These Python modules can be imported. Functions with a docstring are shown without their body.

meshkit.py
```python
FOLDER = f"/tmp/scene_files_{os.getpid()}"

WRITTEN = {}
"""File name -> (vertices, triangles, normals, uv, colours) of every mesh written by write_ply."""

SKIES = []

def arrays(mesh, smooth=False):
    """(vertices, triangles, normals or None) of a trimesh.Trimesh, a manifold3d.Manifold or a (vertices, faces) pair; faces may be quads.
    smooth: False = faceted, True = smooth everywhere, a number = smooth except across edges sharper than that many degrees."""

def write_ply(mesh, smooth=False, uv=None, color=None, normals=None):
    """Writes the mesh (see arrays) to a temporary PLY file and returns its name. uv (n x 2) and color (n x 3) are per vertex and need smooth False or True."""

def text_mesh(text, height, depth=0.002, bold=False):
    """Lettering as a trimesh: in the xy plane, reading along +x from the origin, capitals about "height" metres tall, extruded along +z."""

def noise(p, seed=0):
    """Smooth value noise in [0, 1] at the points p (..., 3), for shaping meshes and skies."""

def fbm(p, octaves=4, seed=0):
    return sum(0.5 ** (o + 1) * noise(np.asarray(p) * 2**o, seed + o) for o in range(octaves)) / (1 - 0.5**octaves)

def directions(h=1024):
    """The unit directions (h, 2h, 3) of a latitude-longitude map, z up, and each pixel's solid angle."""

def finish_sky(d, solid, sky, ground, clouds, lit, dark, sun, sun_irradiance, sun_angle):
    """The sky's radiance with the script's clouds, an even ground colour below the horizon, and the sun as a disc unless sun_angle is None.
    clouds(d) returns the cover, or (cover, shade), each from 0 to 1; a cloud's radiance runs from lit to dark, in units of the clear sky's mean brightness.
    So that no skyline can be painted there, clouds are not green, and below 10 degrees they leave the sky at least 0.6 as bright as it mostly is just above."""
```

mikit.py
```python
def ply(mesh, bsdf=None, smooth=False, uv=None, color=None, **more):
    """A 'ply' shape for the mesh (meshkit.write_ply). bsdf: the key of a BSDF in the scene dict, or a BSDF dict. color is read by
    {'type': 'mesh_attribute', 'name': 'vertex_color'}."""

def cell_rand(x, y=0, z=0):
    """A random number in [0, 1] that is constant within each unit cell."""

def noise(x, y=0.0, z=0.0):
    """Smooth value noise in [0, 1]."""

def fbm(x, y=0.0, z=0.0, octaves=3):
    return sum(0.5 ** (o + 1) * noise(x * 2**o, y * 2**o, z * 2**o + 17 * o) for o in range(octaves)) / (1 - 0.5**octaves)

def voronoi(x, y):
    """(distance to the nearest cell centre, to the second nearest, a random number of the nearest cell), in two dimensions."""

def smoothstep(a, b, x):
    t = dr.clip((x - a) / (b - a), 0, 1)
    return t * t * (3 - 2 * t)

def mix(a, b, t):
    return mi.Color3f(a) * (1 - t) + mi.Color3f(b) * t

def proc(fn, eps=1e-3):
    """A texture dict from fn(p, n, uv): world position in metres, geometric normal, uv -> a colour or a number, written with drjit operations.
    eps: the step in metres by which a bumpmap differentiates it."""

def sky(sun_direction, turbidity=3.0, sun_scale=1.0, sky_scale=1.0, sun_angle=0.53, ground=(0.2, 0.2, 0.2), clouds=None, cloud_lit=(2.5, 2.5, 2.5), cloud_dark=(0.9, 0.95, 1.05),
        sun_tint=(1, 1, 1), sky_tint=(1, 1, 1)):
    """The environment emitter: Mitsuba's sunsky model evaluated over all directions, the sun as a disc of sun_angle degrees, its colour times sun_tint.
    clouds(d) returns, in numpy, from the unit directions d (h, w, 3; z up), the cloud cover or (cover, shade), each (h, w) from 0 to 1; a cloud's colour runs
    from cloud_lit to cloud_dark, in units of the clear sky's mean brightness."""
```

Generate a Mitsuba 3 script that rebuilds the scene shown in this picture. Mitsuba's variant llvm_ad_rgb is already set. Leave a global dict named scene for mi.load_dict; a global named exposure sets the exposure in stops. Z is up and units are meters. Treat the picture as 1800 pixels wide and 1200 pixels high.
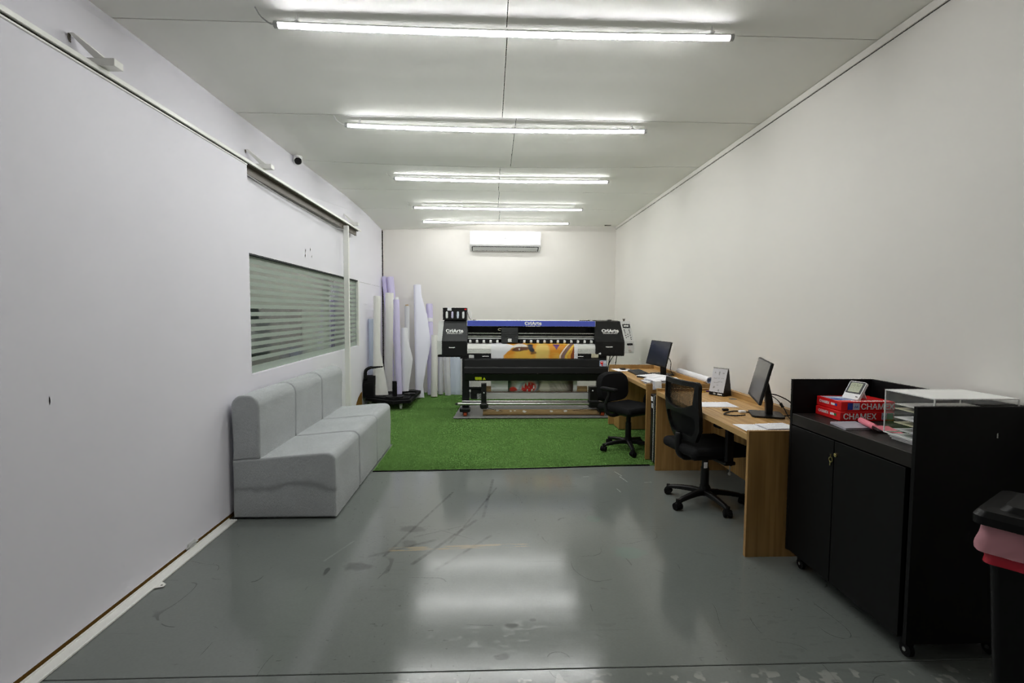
import math, random
import numpy as np, trimesh, manifold3d as m3
import drjit as dr, mitsuba as mi
import mikit, meshkit
from shapely.geometry import Polygon, box as sbox, Point
from shapely import affinity
from mikit import noise, fbm, smoothstep, mix, proc

rng = np.random.default_rng(7)
random.seed(7)
V = np.array
scene, labels = {}, {}

# ---------------------------------------------------------------- camera, lights, exposure
exposure = 0.40
LAMP = (46.0, 46.5, 45.5)          # radiance of the LED tubes
FW = V([0.0411, 0.9975, -0.0573]); UP = V([-0.0036, 0.0576, 0.9983])
scene['camera'] = {'type': 'perspective', 'fov_axis': 'x', 'fov': 90.0, 'near_clip': 0.02, 'far_clip': 60.0,
                   'to_world': mi.ScalarTransform4f().look_at([0, 0, 1.43], [float(v) for v in V([0, 0, 1.43]) + FW], [float(v) for v in UP])}

# ---------------------------------------------------------------- helpers
used = {}
def fresh(base):
    n = used.get(base, -1) + 1
    used[base] = n
    return base if n == 0 else '%s_%03d' % (base, n)
def put(name, mesh, mat, parent=None, smooth=False, label=None, cat=None, group=None, kind=None, **kw):
    key = fresh((parent + '__' if parent else '') + name)
    scene[key] = mikit.ply(mesh, mat, smooth=smooth, **kw)
    tag(key, label, cat, group, kind)
    return key
def tag(key, label=None, cat=None, group=None, kind=None):
    d = {k: v for k, v in (('label', label), ('category', cat), ('group', group), ('kind', kind)) if v}
    if d: labels.setdefault(key, {}).update(d)
def thing(name, label, cat=None, group=None, kind=None):
    key = fresh(name); tag(key, label, cat, group, kind); return key
def cat_(*ms):
    ms = [m for g in ms for m in (g if isinstance(g, (list, tuple)) else [g])]
    return trimesh.util.concatenate([trimesh.Trimesh(m.vertices, m.faces, process=False) for m in ms])
def hull(pts): return trimesh.convex.convex_hull(np.asarray(pts, float))
def bx(x0, x1, y0, y1, z0, z1, b=0.0):
    b = min(b, (x1-x0)/2.01, (y1-y0)/2.01, (z1-z0)/2.01)
    if b <= 0:
        m = trimesh.creation.box((x1-x0, y1-y0, z1-z0)); m.apply_translation(((x0+x1)/2, (y0+y1)/2, (z0+z1)/2)); return m
    P = []
    for sx in (0, 1):
        for sy in (0, 1):
            for sz in (0, 1):
                c = V([x1 if sx else x0, y1 if sy else y0, z1 if sz else z0]); d = V([-b if sx else b, -b if sy else b, -b if sz else b])
                for k in range(3):
                    q = c + d; q[k] = c[k]; P.append(q)
    return hull(P)
def rbx(x0, x1, y0, y1, z0, z1, r, sub=2):
    s = trimesh.creation.icosphere(subdivisions=sub, radius=r).vertices
    return hull(np.vstack([s + V([x, y, z]) for x in (x0+r, x1-r) for y in (y0+r, y1-r) for z in (z0+r, z1-r)]))
def frame(d):
    d = V(d, float); d = d/np.linalg.norm(d)
    a = V([0, 0, 1.0]) if abs(d[2]) < .9 else V([1.0, 0, 0])
    u = np.cross(a, d); u /= np.linalg.norm(u); return u, np.cross(d, u), d
def cyl(p0, p1, r, n=16, r1=None):
    p0, p1 = V(p0, float), V(p1, float); u, v, d = frame(p1-p0); r1 = r if r1 is None else r1
    t = np.arange(n)*2*np.pi/n; ring = np.cos(t)[:, None]*u + np.sin(t)[:, None]*v
    P = np.vstack([p0+ring*r, p1+ring*r1, [p0], [p1]]); i = np.arange(n); j = (i+1) % n
    F = np.vstack([np.stack([i, j, j+n], 1), np.stack([i, j+n, i+n], 1), np.stack([j, i, i*0+2*n], 1), np.stack([i+n, j+n, i*0+2*n+1], 1)])
    return trimesh.Trimesh(P, F, process=False)
def pipe(p0, p1, r, ri, n=20):
    """a hollow tube"""
    p0, p1 = V(p0, float), V(p1, float); u, v, d = frame(p1-p0)
    t = np.arange(n)*2*np.pi/n; g = np.cos(t)[:, None]*u + np.sin(t)[:, None]*v
    P = np.vstack([p0+g*r, p1+g*r, p1+g*ri, p0+g*ri]); F = []
    for k in range(4):
        a, b = k*n, ((k+1) % 4)*n
        for i in range(n):
            j = (i+1) % n; F += [[a+i, a+j, b+j], [a+i, b+j, b+i]]
    return trimesh.Trimesh(P, F, process=False)
def spline(pts, n=8):
    pts = V(pts, float)
    if len(pts) < 3: return pts
    P = np.vstack([2*pts[0]-pts[1], pts, 2*pts[-1]-pts[-2]]); out = []
    for i in range(1, len(P)-2):
        for t in np.linspace(0, 1, n, endpoint=False):
            a, b, c, d = P[i-1:i+3]
            out.append(.5*((2*b)+(-a+c)*t+(2*a-5*b+4*c-d)*t*t+(-a+3*b-3*c+d)*t**3))
    return V(out+[pts[-1]])
def tube(pts, r, n=8, smooth_n=6):
    P = spline(pts, smooth_n); r = np.full(len(P), r) if np.isscalar(r) else np.interp(np.linspace(0, 1, len(P)), np.linspace(0, 1, len(r)), r)
    T = np.gradient(P, axis=0); T /= np.linalg.norm(T, axis=1, keepdims=True)
    u, v, _ = frame(T[0]); t = np.arange(n)*2*np.pi/n; rings = []
    for k in range(len(P)):
        u = u - T[k]*(u@T[k]); u /= np.linalg.norm(u); v = np.cross(T[k], u)
        rings.append(P[k] + r[k]*(np.cos(t)[:, None]*u + np.sin(t)[:, None]*v))
    Q = np.vstack(rings+[P[:1], P[-1:]]); F = []; i = np.arange(n); j = (i+1) % n; L = len(P)
    for k in range(L-1): F += [np.stack([k*n+i, k*n+j, (k+1)*n+j], 1), np.stack([k*n+i, (k+1)*n+j, (k+1)*n+i], 1)]
    F += [np.stack([j, i, i*0+L*n], 1), np.stack([(L-1)*n+i, (L-1)*n+j, i*0+L*n+1], 1)]
    return trimesh.Trimesh(Q, np.vstack(F), process=False)
def extr(poly, h): 
    if not isinstance(poly, Polygon) and not hasattr(poly, 'geoms'): poly = Polygon(poly)
    return cat_([trimesh.creation.extrude_polygon(g, h, engine='earcut') for g in getattr(poly, 'geoms', [poly])])
def mat4(o, a, b, c):
    M = np.eye(4); M[:3, 0], M[:3, 1], M[:3, 2], M[:3, 3] = a, b, c, o; return M
def at(mesh, o, right, up):
    """places a mesh drawn in xy (z = outwards) on a plane"""
    r = V(right, float); r /= np.linalg.norm(r); u = V(up, float); u = u - r*(u@r); u /= np.linalg.norm(u)
    m = mesh.copy(); m.apply_transform(mat4(o, r, u, np.cross(r, u))); return m
def prof_x(yz, x0, x1):
    """a profile in (y, z) swept along x"""
    m = extr(yz, x1-x0); M = np.eye(4); M[:3, :3] = V([[0, 0, 1], [1, 0, 0], [0, 1, 0]]); M[0, 3] = x0
    m.apply_transform(M); return m
def prof_y(xz, y0, y1):
    m = extr(xz, y1-y0); M = np.eye(4); M[:3, :3] = V([[1, 0, 0], [0, 0, -1], [0, 1, 0]]); M[1, 3] = y1
    m.apply_transform(M); return m
def prof_z(xy, z0, z1):
    m = extr(xy, z1-z0); m.apply_translation((0, 0, z0)); return m
def rrect(x0, x1, y0, y1, r, q=4): return sbox(x0+r, y0+r, x1-r, y1-r).buffer(r, quad_segs=q)
def ball(c, r, s=2, sc=(1, 1, 1)):
    m = trimesh.creation.icosphere(subdivisions=s, radius=r); m.apply_scale(sc); m.apply_translation(c); return m
def rotz(m, a, o=(0, 0, 0)):
    m = m.copy(); m.apply_transform(trimesh.transformations.rotation_matrix(a, (0, 0, 1), o)); return m
def grid(fn, nu, nv):
    u, v = np.meshgrid(np.linspace(0, 1, nu), np.linspace(0, 1, nv), indexing='ij')
    P = np.asarray(fn(u, v)); P = np.moveaxis(P, 0, -1).reshape(-1, 3)
    i, j = np.meshgrid(np.arange(nu-1), np.arange(nv-1), indexing='ij'); a = (i*nv+j).ravel()
    return trimesh.Trimesh(P, np.vstack([np.stack([a, a+nv, a+nv+1], 1), np.stack([a, a+nv+1, a+1], 1)]), process=False)
def text(s, width=None, height=.05, depth=.0008, bold=True, center=True):
    m = meshkit.text_mesh(s, height, depth, bold)
    lo, hi = m.bounds
    if width: k = width/(hi[0]-lo[0]); m.apply_scale((k, k, 1)); lo, hi = m.bounds
    if center: m.apply_translation((-(lo[0]+hi[0])/2, -(lo[1]+hi[1])/2, 0))
    return m

# ---------------------------------------------------------------- materials
def M(name, col, rough=.5, spec=.5, metal=0.0, two=True, **kw):
    base = {'type': 'rgb', 'value': list(col)} if not callable(col) else proc(col)
    r = rough if not callable(rough) else proc(rough)
    b = {'type': 'principled', 'base_color': base, 'roughness': r, 'specular': spec, 'metallic': metal, **kw}
    scene[name] = {'type': 'twosided', 'bsdf': b} if two else b
    return name
def wallcol(c, s=.03):
    c = V(c)
    def f(p, n, uv):
        a = fbm(p.x*1.3+3, p.y*1.3, p.z*1.3, octaves=3)
        return mi.Color3f(*map(float, c))*(1-s+2*s*a)
    return f
M('wall_lavender', wallcol((.748, .735, .80)), .6, .3)
M('wall_warm', wallcol((.76, .735, .70)), .6, .3)
M('wall_backing', (.74, .725, .69), .6, .3)
M('ceiling_paint', wallcol((.76, .76, .72), .04), .8, .2)
M('dark_gap', (.015, .014, .012), .9, .1)
M('track_brown', (.10, .085, .065), .5, .4)
M('white_metal', (.78, .78, .75), .35, .5)
M('white_plastic', (.82, .82, .82), .3, .5)
M('bin_plastic', (.0045, .0045, .005), .38, .15)
M('grey_plastic', (.42, .43, .42), .4, .5)
M('light_grey_metal', (.60, .61, .60), .4, .5)
M('chrome', (.75, .75, .74), .18, .5, 1.0)
M('brass', (.65, .52, .28), .3, .5, 1.0)
M('black_plastic', (.006, .006, .0065), .45, .25)
M('black_soft', (.005, .005, .0055), .7, .12)
M('dark_grey', (.034, .036, .038), .5, .3)
M('black_metal', (.006, .0065, .007), .38, .3)
M('black_board', wallcol((.0035, .0035, .0038), .2), .5, .12)
M('black_top', (.013, .0105, .010), .45, .2)
M('blue_panel', (.075, .105, .52), .35, .5)
M('white_ink', (.85, .85, .85), .6, .2)
M('grey_ink', (.35, .35, .36), .6, .2)
M('red_paper', (.74, .012, .014), .35, .5)
M('blue_ink', (.02, .05, .34), .5, .3)
M('green_ink', (.02, .20, .06), .5, .3)
M('lilac_ink', (.50, .55, .72), .5, .3)
M('yellow_sticker', (.62, .70, .02), .5, .3)
M('yellow_pen', (.75, .55, .12), .4, .4)
M('purple', (.10, .02, .16), .4, .4)
M('orange_rubber', (.42, .07, .02), .6, .3)
M('pink_paper', (.75, .20, .26), .5, .3)
M('beige', (.62, .58, .42), .6, .3)
M('paper', (.80, .80, .84), .7, .2)
M('paper_grey', (.62, .62, .66), .7, .2)
M('paper_lilac', (.62, .57, .80), .7, .2)
M('paper_cream', (.78, .77, .74), .7, .2)
M('paper_blue_white', (.74, .74, .84), .7, .2)
M('paper_blue', (.62, .68, .80), .7, .2)
def cardcol(p, n, uv):
    return mix((.38, .25, .115), (.50, .34, .17), fbm(p.x*6, p.y*30, p.z*30, octaves=2))
M('cardboard', cardcol, .7, .2)
M('torn_tape', (.80, .78, .72), .6, .2)
M('vinyl_mat', wallcol((.20, .20, .195), .08), .55, .3)
M('lcd_dark', (.20, .22, .13), .4, .3)
M('lcd', (.33, .36, .22), .3, .5)
M('screen_dark', (.010, .013, .022), .22, .5)
M('screen_grey', (.02, .02, .02), .16, .6)
M('pink_liner', (.42, .19, .22), .6, .3)
M('red_bag', (.42, .012, .03), .4, .4)
M('frosted_film', (.31, .365, .32), .6, .3)
M('office_wall', (.45, .47, .43), .8, .2)
M('office_dark', (.03, .035, .035), .7, .2)
M('rust', (.16, .085, .02), .8, .1)
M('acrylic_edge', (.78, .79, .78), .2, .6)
scene['pane_glass'] = {'type': 'thindielectric', 'int_ior': 1.5, 'ext_ior': 1.0, 'specular_transmittance': {'type': 'rgb', 'value': [.80, .90, .85]}}
scene['acrylic'] = {'type': 'thindielectric', 'int_ior': 1.49, 'ext_ior': 1.0}

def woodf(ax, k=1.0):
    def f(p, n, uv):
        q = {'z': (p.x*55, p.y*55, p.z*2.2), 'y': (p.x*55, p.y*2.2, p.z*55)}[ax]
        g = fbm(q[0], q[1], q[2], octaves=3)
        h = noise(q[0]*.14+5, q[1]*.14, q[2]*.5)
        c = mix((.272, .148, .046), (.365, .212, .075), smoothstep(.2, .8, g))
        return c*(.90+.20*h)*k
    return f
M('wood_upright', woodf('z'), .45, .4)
M('wood_flat_sheen', woodf('y', 1.28), .42, .4)  # lighter copy of the wood, with the sheen of the wall in its colour
M('wood_edge', (.42, .26, .105), .5, .4)
def fabf(p, n, uv):
    a = noise(p.x*380, p.y*380, p.z*380); b = fbm(p.x*9, p.y*9, p.z*9, octaves=3)
    c = mix((.285, .302, .312), (.435, .452, .462), smoothstep(.15, .85, a))*(.93+.14*b)
    # water mark on the near end face: a wavy tide line; whole sofa darker towards the bottom
    line = .205 + .035*(fbm(p.x*7+2, p.z*0, 0, octaves=3)-.5)*2 + .05*smoothstep(-1.62, -1.35, p.x) - .045*smoothstep(-1.2, -1.07, p.x)
    e = dr.abs(p.z-line)/(.012+.014*noise(p.x*30, 3))
    m = dr.exp(-e*e)*dr.select(p.y < 3.53, 1.0, 0.0)*.33
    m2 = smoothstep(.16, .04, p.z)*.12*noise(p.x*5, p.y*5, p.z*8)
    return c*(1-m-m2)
M('sofa_fabric', fabf, .95, .1, sheen=.4)
def chairfab(p, n, uv): return mix((.004, .004, .0045), (.010, .010, .011), noise(p.x*300, p.y*300, p.z*300))
M('chair_fabric', chairfab, .9, .15)

def seg(p, x0, y0, x1, y1, w):
    """1 on a soft streak on the floor from (x0, y0) to (x1, y1)"""
    dx, dy = x1-x0, y1-y0; L2 = dx*dx+dy*dy
    t = dr.clip(((p.x-x0)*dx+(p.y-y0)*dy)/L2, 0, 1)
    d = dr.sqrt(dr.square(p.x-x0-t*dx)+dr.square(p.y-y0-t*dy))
    return smoothstep(w, w*.2, d)
def blob(p, x, y, rx, ry): return smoothstep(1.15, .6, dr.sqrt(dr.square((p.x-x)/rx)+dr.square((p.y-y)/ry))+.5*(noise(p.x*30, p.y*30)-.5))
STREAKS = [(1.12, 4.50, 1.15, 4.38, .006, -.9), (1.13, 4.36, 1.16, 4.22, .006, -.9), (1.03, 4.05, 1.04, 3.98, .006, -.8), (1.30, 4.2, 1.36, 4.21, .006, -.8), (.80, 4.36, .86, 4.365, .006, -.7), (-.62, 2.95, -.30, 4.00, .012, .35), (-.44, 2.85, -.10, 3.45, .016, .4), (-.30, 2.78, .0, 3.2, .014, .35), (-.25, 3.1, .05, 4.1, .010, .3), (-.05, 3.5, .02, 4.3, .014, .3),
           (-.70, 2.95, -.35, 3.15, .018, .3), (-.95, 2.9, -.85, 3.15, .008, -.25), (-.48, 3.2, -.2, 3.35, .008, .3), (-.33, 3.3, -.1, 3.15, .006, .3)]
def floorf(p, n, uv):
    a = fbm(p.x*.9+4, p.y*.9, 0, octaves=4); b = noise(p.x*160, p.y*160)
    c = mix((.125, .139, .131), (.158, .173, .164), a)*(.96+.08*b)
    d = mi.Float(0)
    for x0, y0, x1, y1, w, s in STREAKS: d = d + 1.35*s*seg(p, x0, y0, x1, y1, 1.25*w)*(.45+.75*noise(p.x*40, p.y*40))
    for x, y, rx, ry, s in ((-.74, 2.83, .075, .055, .45), (-.52, 3.32, .10, .055, .42), (-.50, 3.11, .05, .05, .38), (-.90, 2.78, .014, .05, .5), (.10, 2.26, .03, .02, .6), (.05, 2.05, .035, .02, .5), (.20, 2.3, .02, .015, .4)):
        d = d + s*blob(p, x, y, rx, ry)
    # fine scratches and specks
    sc = smoothstep(.80, .86, noise(p.x*9+40*noise(p.x*2, p.y*2), p.y*70))*smoothstep(.62, .8, noise(p.x*3.1, p.y*3.1, 5))
    sp = smoothstep(.93, .96, noise(p.x*55, p.y*55, 9))*smoothstep(.45, .7, noise(p.x*2, p.y*2, 3))
    ln = smoothstep(.014, .004, dr.abs(noise(p.x*7, p.y*5, 21)-.5))*smoothstep(.55, .66, noise(p.x*4.3, p.y*4.3, 31))*smoothstep(.5, .62, noise(p.x*13, p.y*13, 41))
    d = d + .10*sc + .30*sp + .40*ln*smoothstep(4.4, 3.2, p.y)
    c = c*(1-dr.clip(d, -1.2, .75))
    tape = smoothstep(.03, .02, dr.abs(p.y-3.06-.05*(p.x-.0)))*smoothstep(-.62, -.58, p.x)*smoothstep(.26, .2, p.x)*smoothstep(.38, .62, fbm(p.x*9, p.y*60, 2, octaves=3))
    c = mix(c, (.30, .23, .13), .7*tape)
    pale = smoothstep(.62, .72, fbm(p.x*22, p.y*22, 4, octaves=3))*smoothstep(1.96, 1.9, p.y)*smoothstep(1.70, 1.85, p.y)
    c = mix(c, (.40, .40, .37), .45*pale)
    teal = blob(p, .83, 2.95, .10, .09)*.35+blob(p, .72, 3.45, .05, .06)*.25
    return mix(c, (.10, .20, .16), teal)
def floorr(p, n, uv): return .112+.035*fbm(p.x*3, p.y*3, 1, octaves=3)+.05*smoothstep(.75, .85, noise(p.x*30, p.y*60))
M('floor_paint', floorf, floorr, .5)
def turff(p, n, uv):
    a = fbm(p.x*5, p.y*5, 0, octaves=3); b = noise(p.x*170, p.y*170)
    return mix((.09, .19, .045), (.125, .245, .062), .7*a+.3*b)
M('turf_base', turff, .9, .1)
def turfb(p, n, uv):
    a = fbm(p.x*3.2, p.y*3.2, 0, octaves=3); b = noise(p.x*90, p.y*90)
    return mix((.118, .238, .060), (.175, .32, .092), .7*smoothstep(.25, .75, a)+.3*b)
M('turf_blade', turfb, .7, .2)
# the two printed pictures hanging in the printer: generic blotches of the same colours
def sm(v, a, b): return smoothstep(a, b, v)
def ell(x, z, cx, cz, rx, rz, e=.25): return smoothstep(1+e, 1-e, dr.sqrt(dr.square((x-cx)/rx)+dr.square((z-cz)/rz)))
def art_top(p, n, uv):
    x, z = uv.x*1.19, dr.clip((uv.y-.09)*2.35, 0, 1); w = .25*(noise(x*14, z*3, 2)-.5)
    c = mix((.75, .30, .03), (.80, .48, .08), sm(fbm(x*5, z*2.5, 1), .35, .65))
    c = mix(c, (.82, .66, .20), ell(x, z, .70, .35, .10, .8)*.7)
    c = mix(c, (.78, .74, .68), ell(x, z+w, .40, .76, .10, .20))
    c = mix(c, (.12, .045, .02), ell(x+.3*w, z-.55*(x-.40), .40, .52, .10, .18)); c = mix(c, (.55, .52, .48), ell(x, z, .385, .50, .012, .08))
    c = mix(c, (.025, .028, .04), ell(x+.25*w, z, .54, .60, .050, .36)); c = mix(c, (.10, .05, .02), ell(x+.5*w, z, .57, .22, .05, .12)*.8)
    c = mix(c, (.16, .06, .20), sm(.95-z, 0, .05)*sm(z-.45-9*dr.abs(x-.895), -.02, .05))
    k = x-.985-.10*z-.03*z*z
    c = mix(c, (.24, .15, .14), sm(dr.abs(k), .030, .020)); c = mix(c, (.80, .72, .62), sm(dr.abs(k+.040), .013, .006)); c = mix(c, (.84, .60, .10), sm(dr.abs(k-.045), .016, .008)); c = mix(c, (.24, .06, .02), sm(x-.06*z, 1.088, 1.096))
    c = mix(c, (.80, .80, .84), sm(x+.10*(noise(z*4, 1)-.5)+.16*dr.square(z-.62), .28, .25)); return mix(c, (.80, .80, .84), sm(x, 1.137, 1.143))
def art_low(p, n, uv):
    x, z = uv.x*1.19, uv.y
    f = fbm(x*60+z*9, z*3, 1); c = mix((.26, .22, .20), (.66, .61, .57), f)
    c = mix(c, (.07, .045, .04), sm(x+.12*dr.square(z-.4), 1.0, 1.12)); c = mix(c, (.07, .045, .03), ell(x, z, .62, .85, .07, .45)*.8)
    c = mix(c, (.66, .61, .55), ell(x, z, .74, .45, .07, .48)); c = mix(c, (.34, .20, .08), ell(x, z, .66, .12, .03, .3))
    c = mix(c, (.64, .68, .74), ell(x, z, .47, .50, .13, .56)); c = mix(c, (.05, .10, .20), ell(x-.10*z, z, .46, .52, .125, .50)); c = mix(c, (.66, .66, .66), ell(x-.10*z, z, .46, .52, .112, .44))
    c = mix(c, (.58, .03, .03), ell(x-.10*z, z, .46, .52, .10, .38)*sm(noise(x*44, z*5, 4), .32, .42))
    c = mix(c, (.04, .07, .05), sm(x, .30, .26)); c = mix(c, (.56, .04, .03), ell(x, z+.4*(x-.3), .31, .45, .055, .18)); c = mix(c, (.68, .69, .72), ell(x, z, .38, .14, .07, .26))
    c = mix(c, (.78, .78, .82), sm(x, .236, .230)); return mix(c, (.80, .80, .84), sm(x, 1.133, 1.139))
M('art_gold', art_top, .5, .3)
M('art_fur', art_low, .5, .3)
def pagef(p, n, uv):
    l = smoothstep(.55, .62, noise(p.x*70, p.y*260))*smoothstep(.42, .5, noise(p.x*9, p.y*9, 2))
    return mix((.80, .80, .83), (.45, .45, .48), .35*l)
M('pad_lilac', (.36, .34, .39), .6, .2)
M('printed_page', pagef, .6, .2)

# ---------------------------------------------------------------- the room
def xl(y): return -2.09+.0165*y           # the wall on the left
def xr(y): return 2.165+.009*y            # the wall on the right
YB, YF = 9.25, -1.6
def zc(x, y):                             # the sagging ceiling
    s = lambda t: np.clip(t, 0, 1)**2*(3-2*np.clip(t, 0, 1))
    return 2.98 - .105*s((y-7.0)/2.25)*s(-x/2.0+.05) - .04*np.exp(-((y-5.45)/.55)**2)*np.clip(1-(x/2.0)**2, 0, 1)

put('floor', bx(-4.6, 2.5, YF-.1, YB+.15, -.12, -.006), 'dark_gap', kind='structure', label='grey painted concrete floor, worn and scuffed')
for y0, y1 in ((YF, 1.968), (1.972, YB)):
    put('slab', bx(-2.1, 2.25, y0, y1, -.03, 0, .002), 'floor_paint', 'floor')
zt = 3.05
put('ceiling', bx(-2.3, 2.4, YF-.1, YB+.1, 3.02, 3.08), 'dark_gap', kind='structure', label='pale grey ceiling of large boards with thin dark joints')
RY = [YF, -.75, .45, 1.68, 2.905, 4.20, 5.455, 6.69, 7.79, YB]
RX = [.08, .08, .10, .08, .085, .197, .09, .10, .13]
for k in range(len(RX)):
    for a, b in ((None, RX[k]), (RX[k], None)):
        g = .0022
        def pf(u, v, a=a, b=b, k=k):
            gy = .0036; y = RY[k]+gy+(RY[k+1]-RY[k]-2*gy)*v
            x0 = xl(y)+.002 if a is None else a+g+0*y
            x1 = xr(y)-.002 if b is None else b-g+0*y
            x = x0+(x1-x0)*u
            return x, y, zc(x, y)
        top = grid(pf, 9, 7); t2 = top.copy(); t2.vertices = t2.vertices+V([0, 0, .012])
        # rim that closes the board
        idx = np.arange(63).reshape(9, 7); rim = np.concatenate([idx[:, 0], idx[-1, 1:], idx[-2::-1, -1], idx[0, -2:0:-1]]); r2 = np.roll(rim, -1)
        side = trimesh.Trimesh(np.vstack([top.vertices, t2.vertices]), np.vstack([np.stack([rim, r2, r2+63], 1), np.stack([rim, r2+63, rim+63], 1)]), process=False)
        top.invert()
        put('panel', cat_(top, t2, side), 'ceiling_paint', 'ceiling')
put('opening', cat_(hull([(2.00, 9.10, 2.975), (2.11, 9.09, 2.975), (2.13, 9.14, 2.975), (2.02, 9.16, 2.975), (2.00, 9.10, 2.981), (2.13, 9.14, 2.981), (2.02, 9.16, 2.981)])), 'dark_gap', 'ceiling', label='small dark hole in the corner of the ceiling')

def wall_slab(y0, y1, z0, z1, fx, t):
    P = [(fx(y), y, z) for y in (y0, y1) for z in (z0, z1)]
    return hull(P + [(x+t, y, z) for x, y, z in P])
def xw(y): return -1.845-.0172*max(y-3.9, 0)      # the wall on the left below the door rail; above it the lining leans back to xl(y)
WY0, WY1, WZ0, WZ1 = 4.02, 7.455, .935, 1.868
ZR = 2.45
left = [wall_slab(YF, 3.9, 0, ZR, xw, -.10), wall_slab(3.9, WY0, 0, ZR, xw, -.10), wall_slab(WY1, YB+.1, 0, ZR, xw, -.10), wall_slab(WY0, WY1, 0, WZ0, xw, -.10), wall_slab(WY0, WY1, WZ1, ZR, xw, -.10)]
for y0, y1 in ((YF, 3.9), (3.9, YB+.1)):
    left.append(hull([(x+d, y, z) for y in (y0, y1) for x, z in ((xw(y), ZR), (min(xl(y), xw(y)), 3.02)) for d in (0, -.10)]))
put('wall_left', cat_(left), 'wall_lavender', kind='structure', label='white wall with a lilac cast holding the office window')
for y, z0, z1, w in ((5.265, 1.965, 2.005, .011), (5.275, 2.01, 2.058, .009), (5.425, 2.045, 2.08, .008), (5.465, 1.985, 2.005, .008)):
    put('crack', hull([(xw(y)+.0015, y+d*w, z) for z, d in ((z0, 0), (z1, .3), ((z0+z1)/2, 1), ((z0+z1)/2, -1))]+[(xw(y)-.01, y, (z0+z1)/2)]), 'dark_gap', 'wall_left')
put('hole', hull([(xw(7.4)+.003, 7.27+a, b) for a, b in ((0, .04), (.0, .12), (.12, .19), (.26, .24), (.34, .24), (.34, .0), (.02, .0))]+[(xw(7.4)-.05, 7.45, .1)]), 'rust', 'wall_left', label='broken rusty patch low on the wall')
put('open_joint', wall_slab(6.70, 6.735, 1.87, 2.44, lambda y: xw(y)+.003, -.02), 'grey_plastic', 'wall_left')
put('seam', wall_slab(7.52, 9.2, 1.853, 1.857, lambda y: xw(y)+.002, -.01), 'grey_plastic', 'wall_left')
put('wall_right', cat_([hull([(xr(y)+a, y, z) for y in (YF, YB+.1) for z in (0, 3.02) for a in (0, .12)])]), 'wall_warm', kind='structure', label='long plain off-white wall behind the desks')
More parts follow.
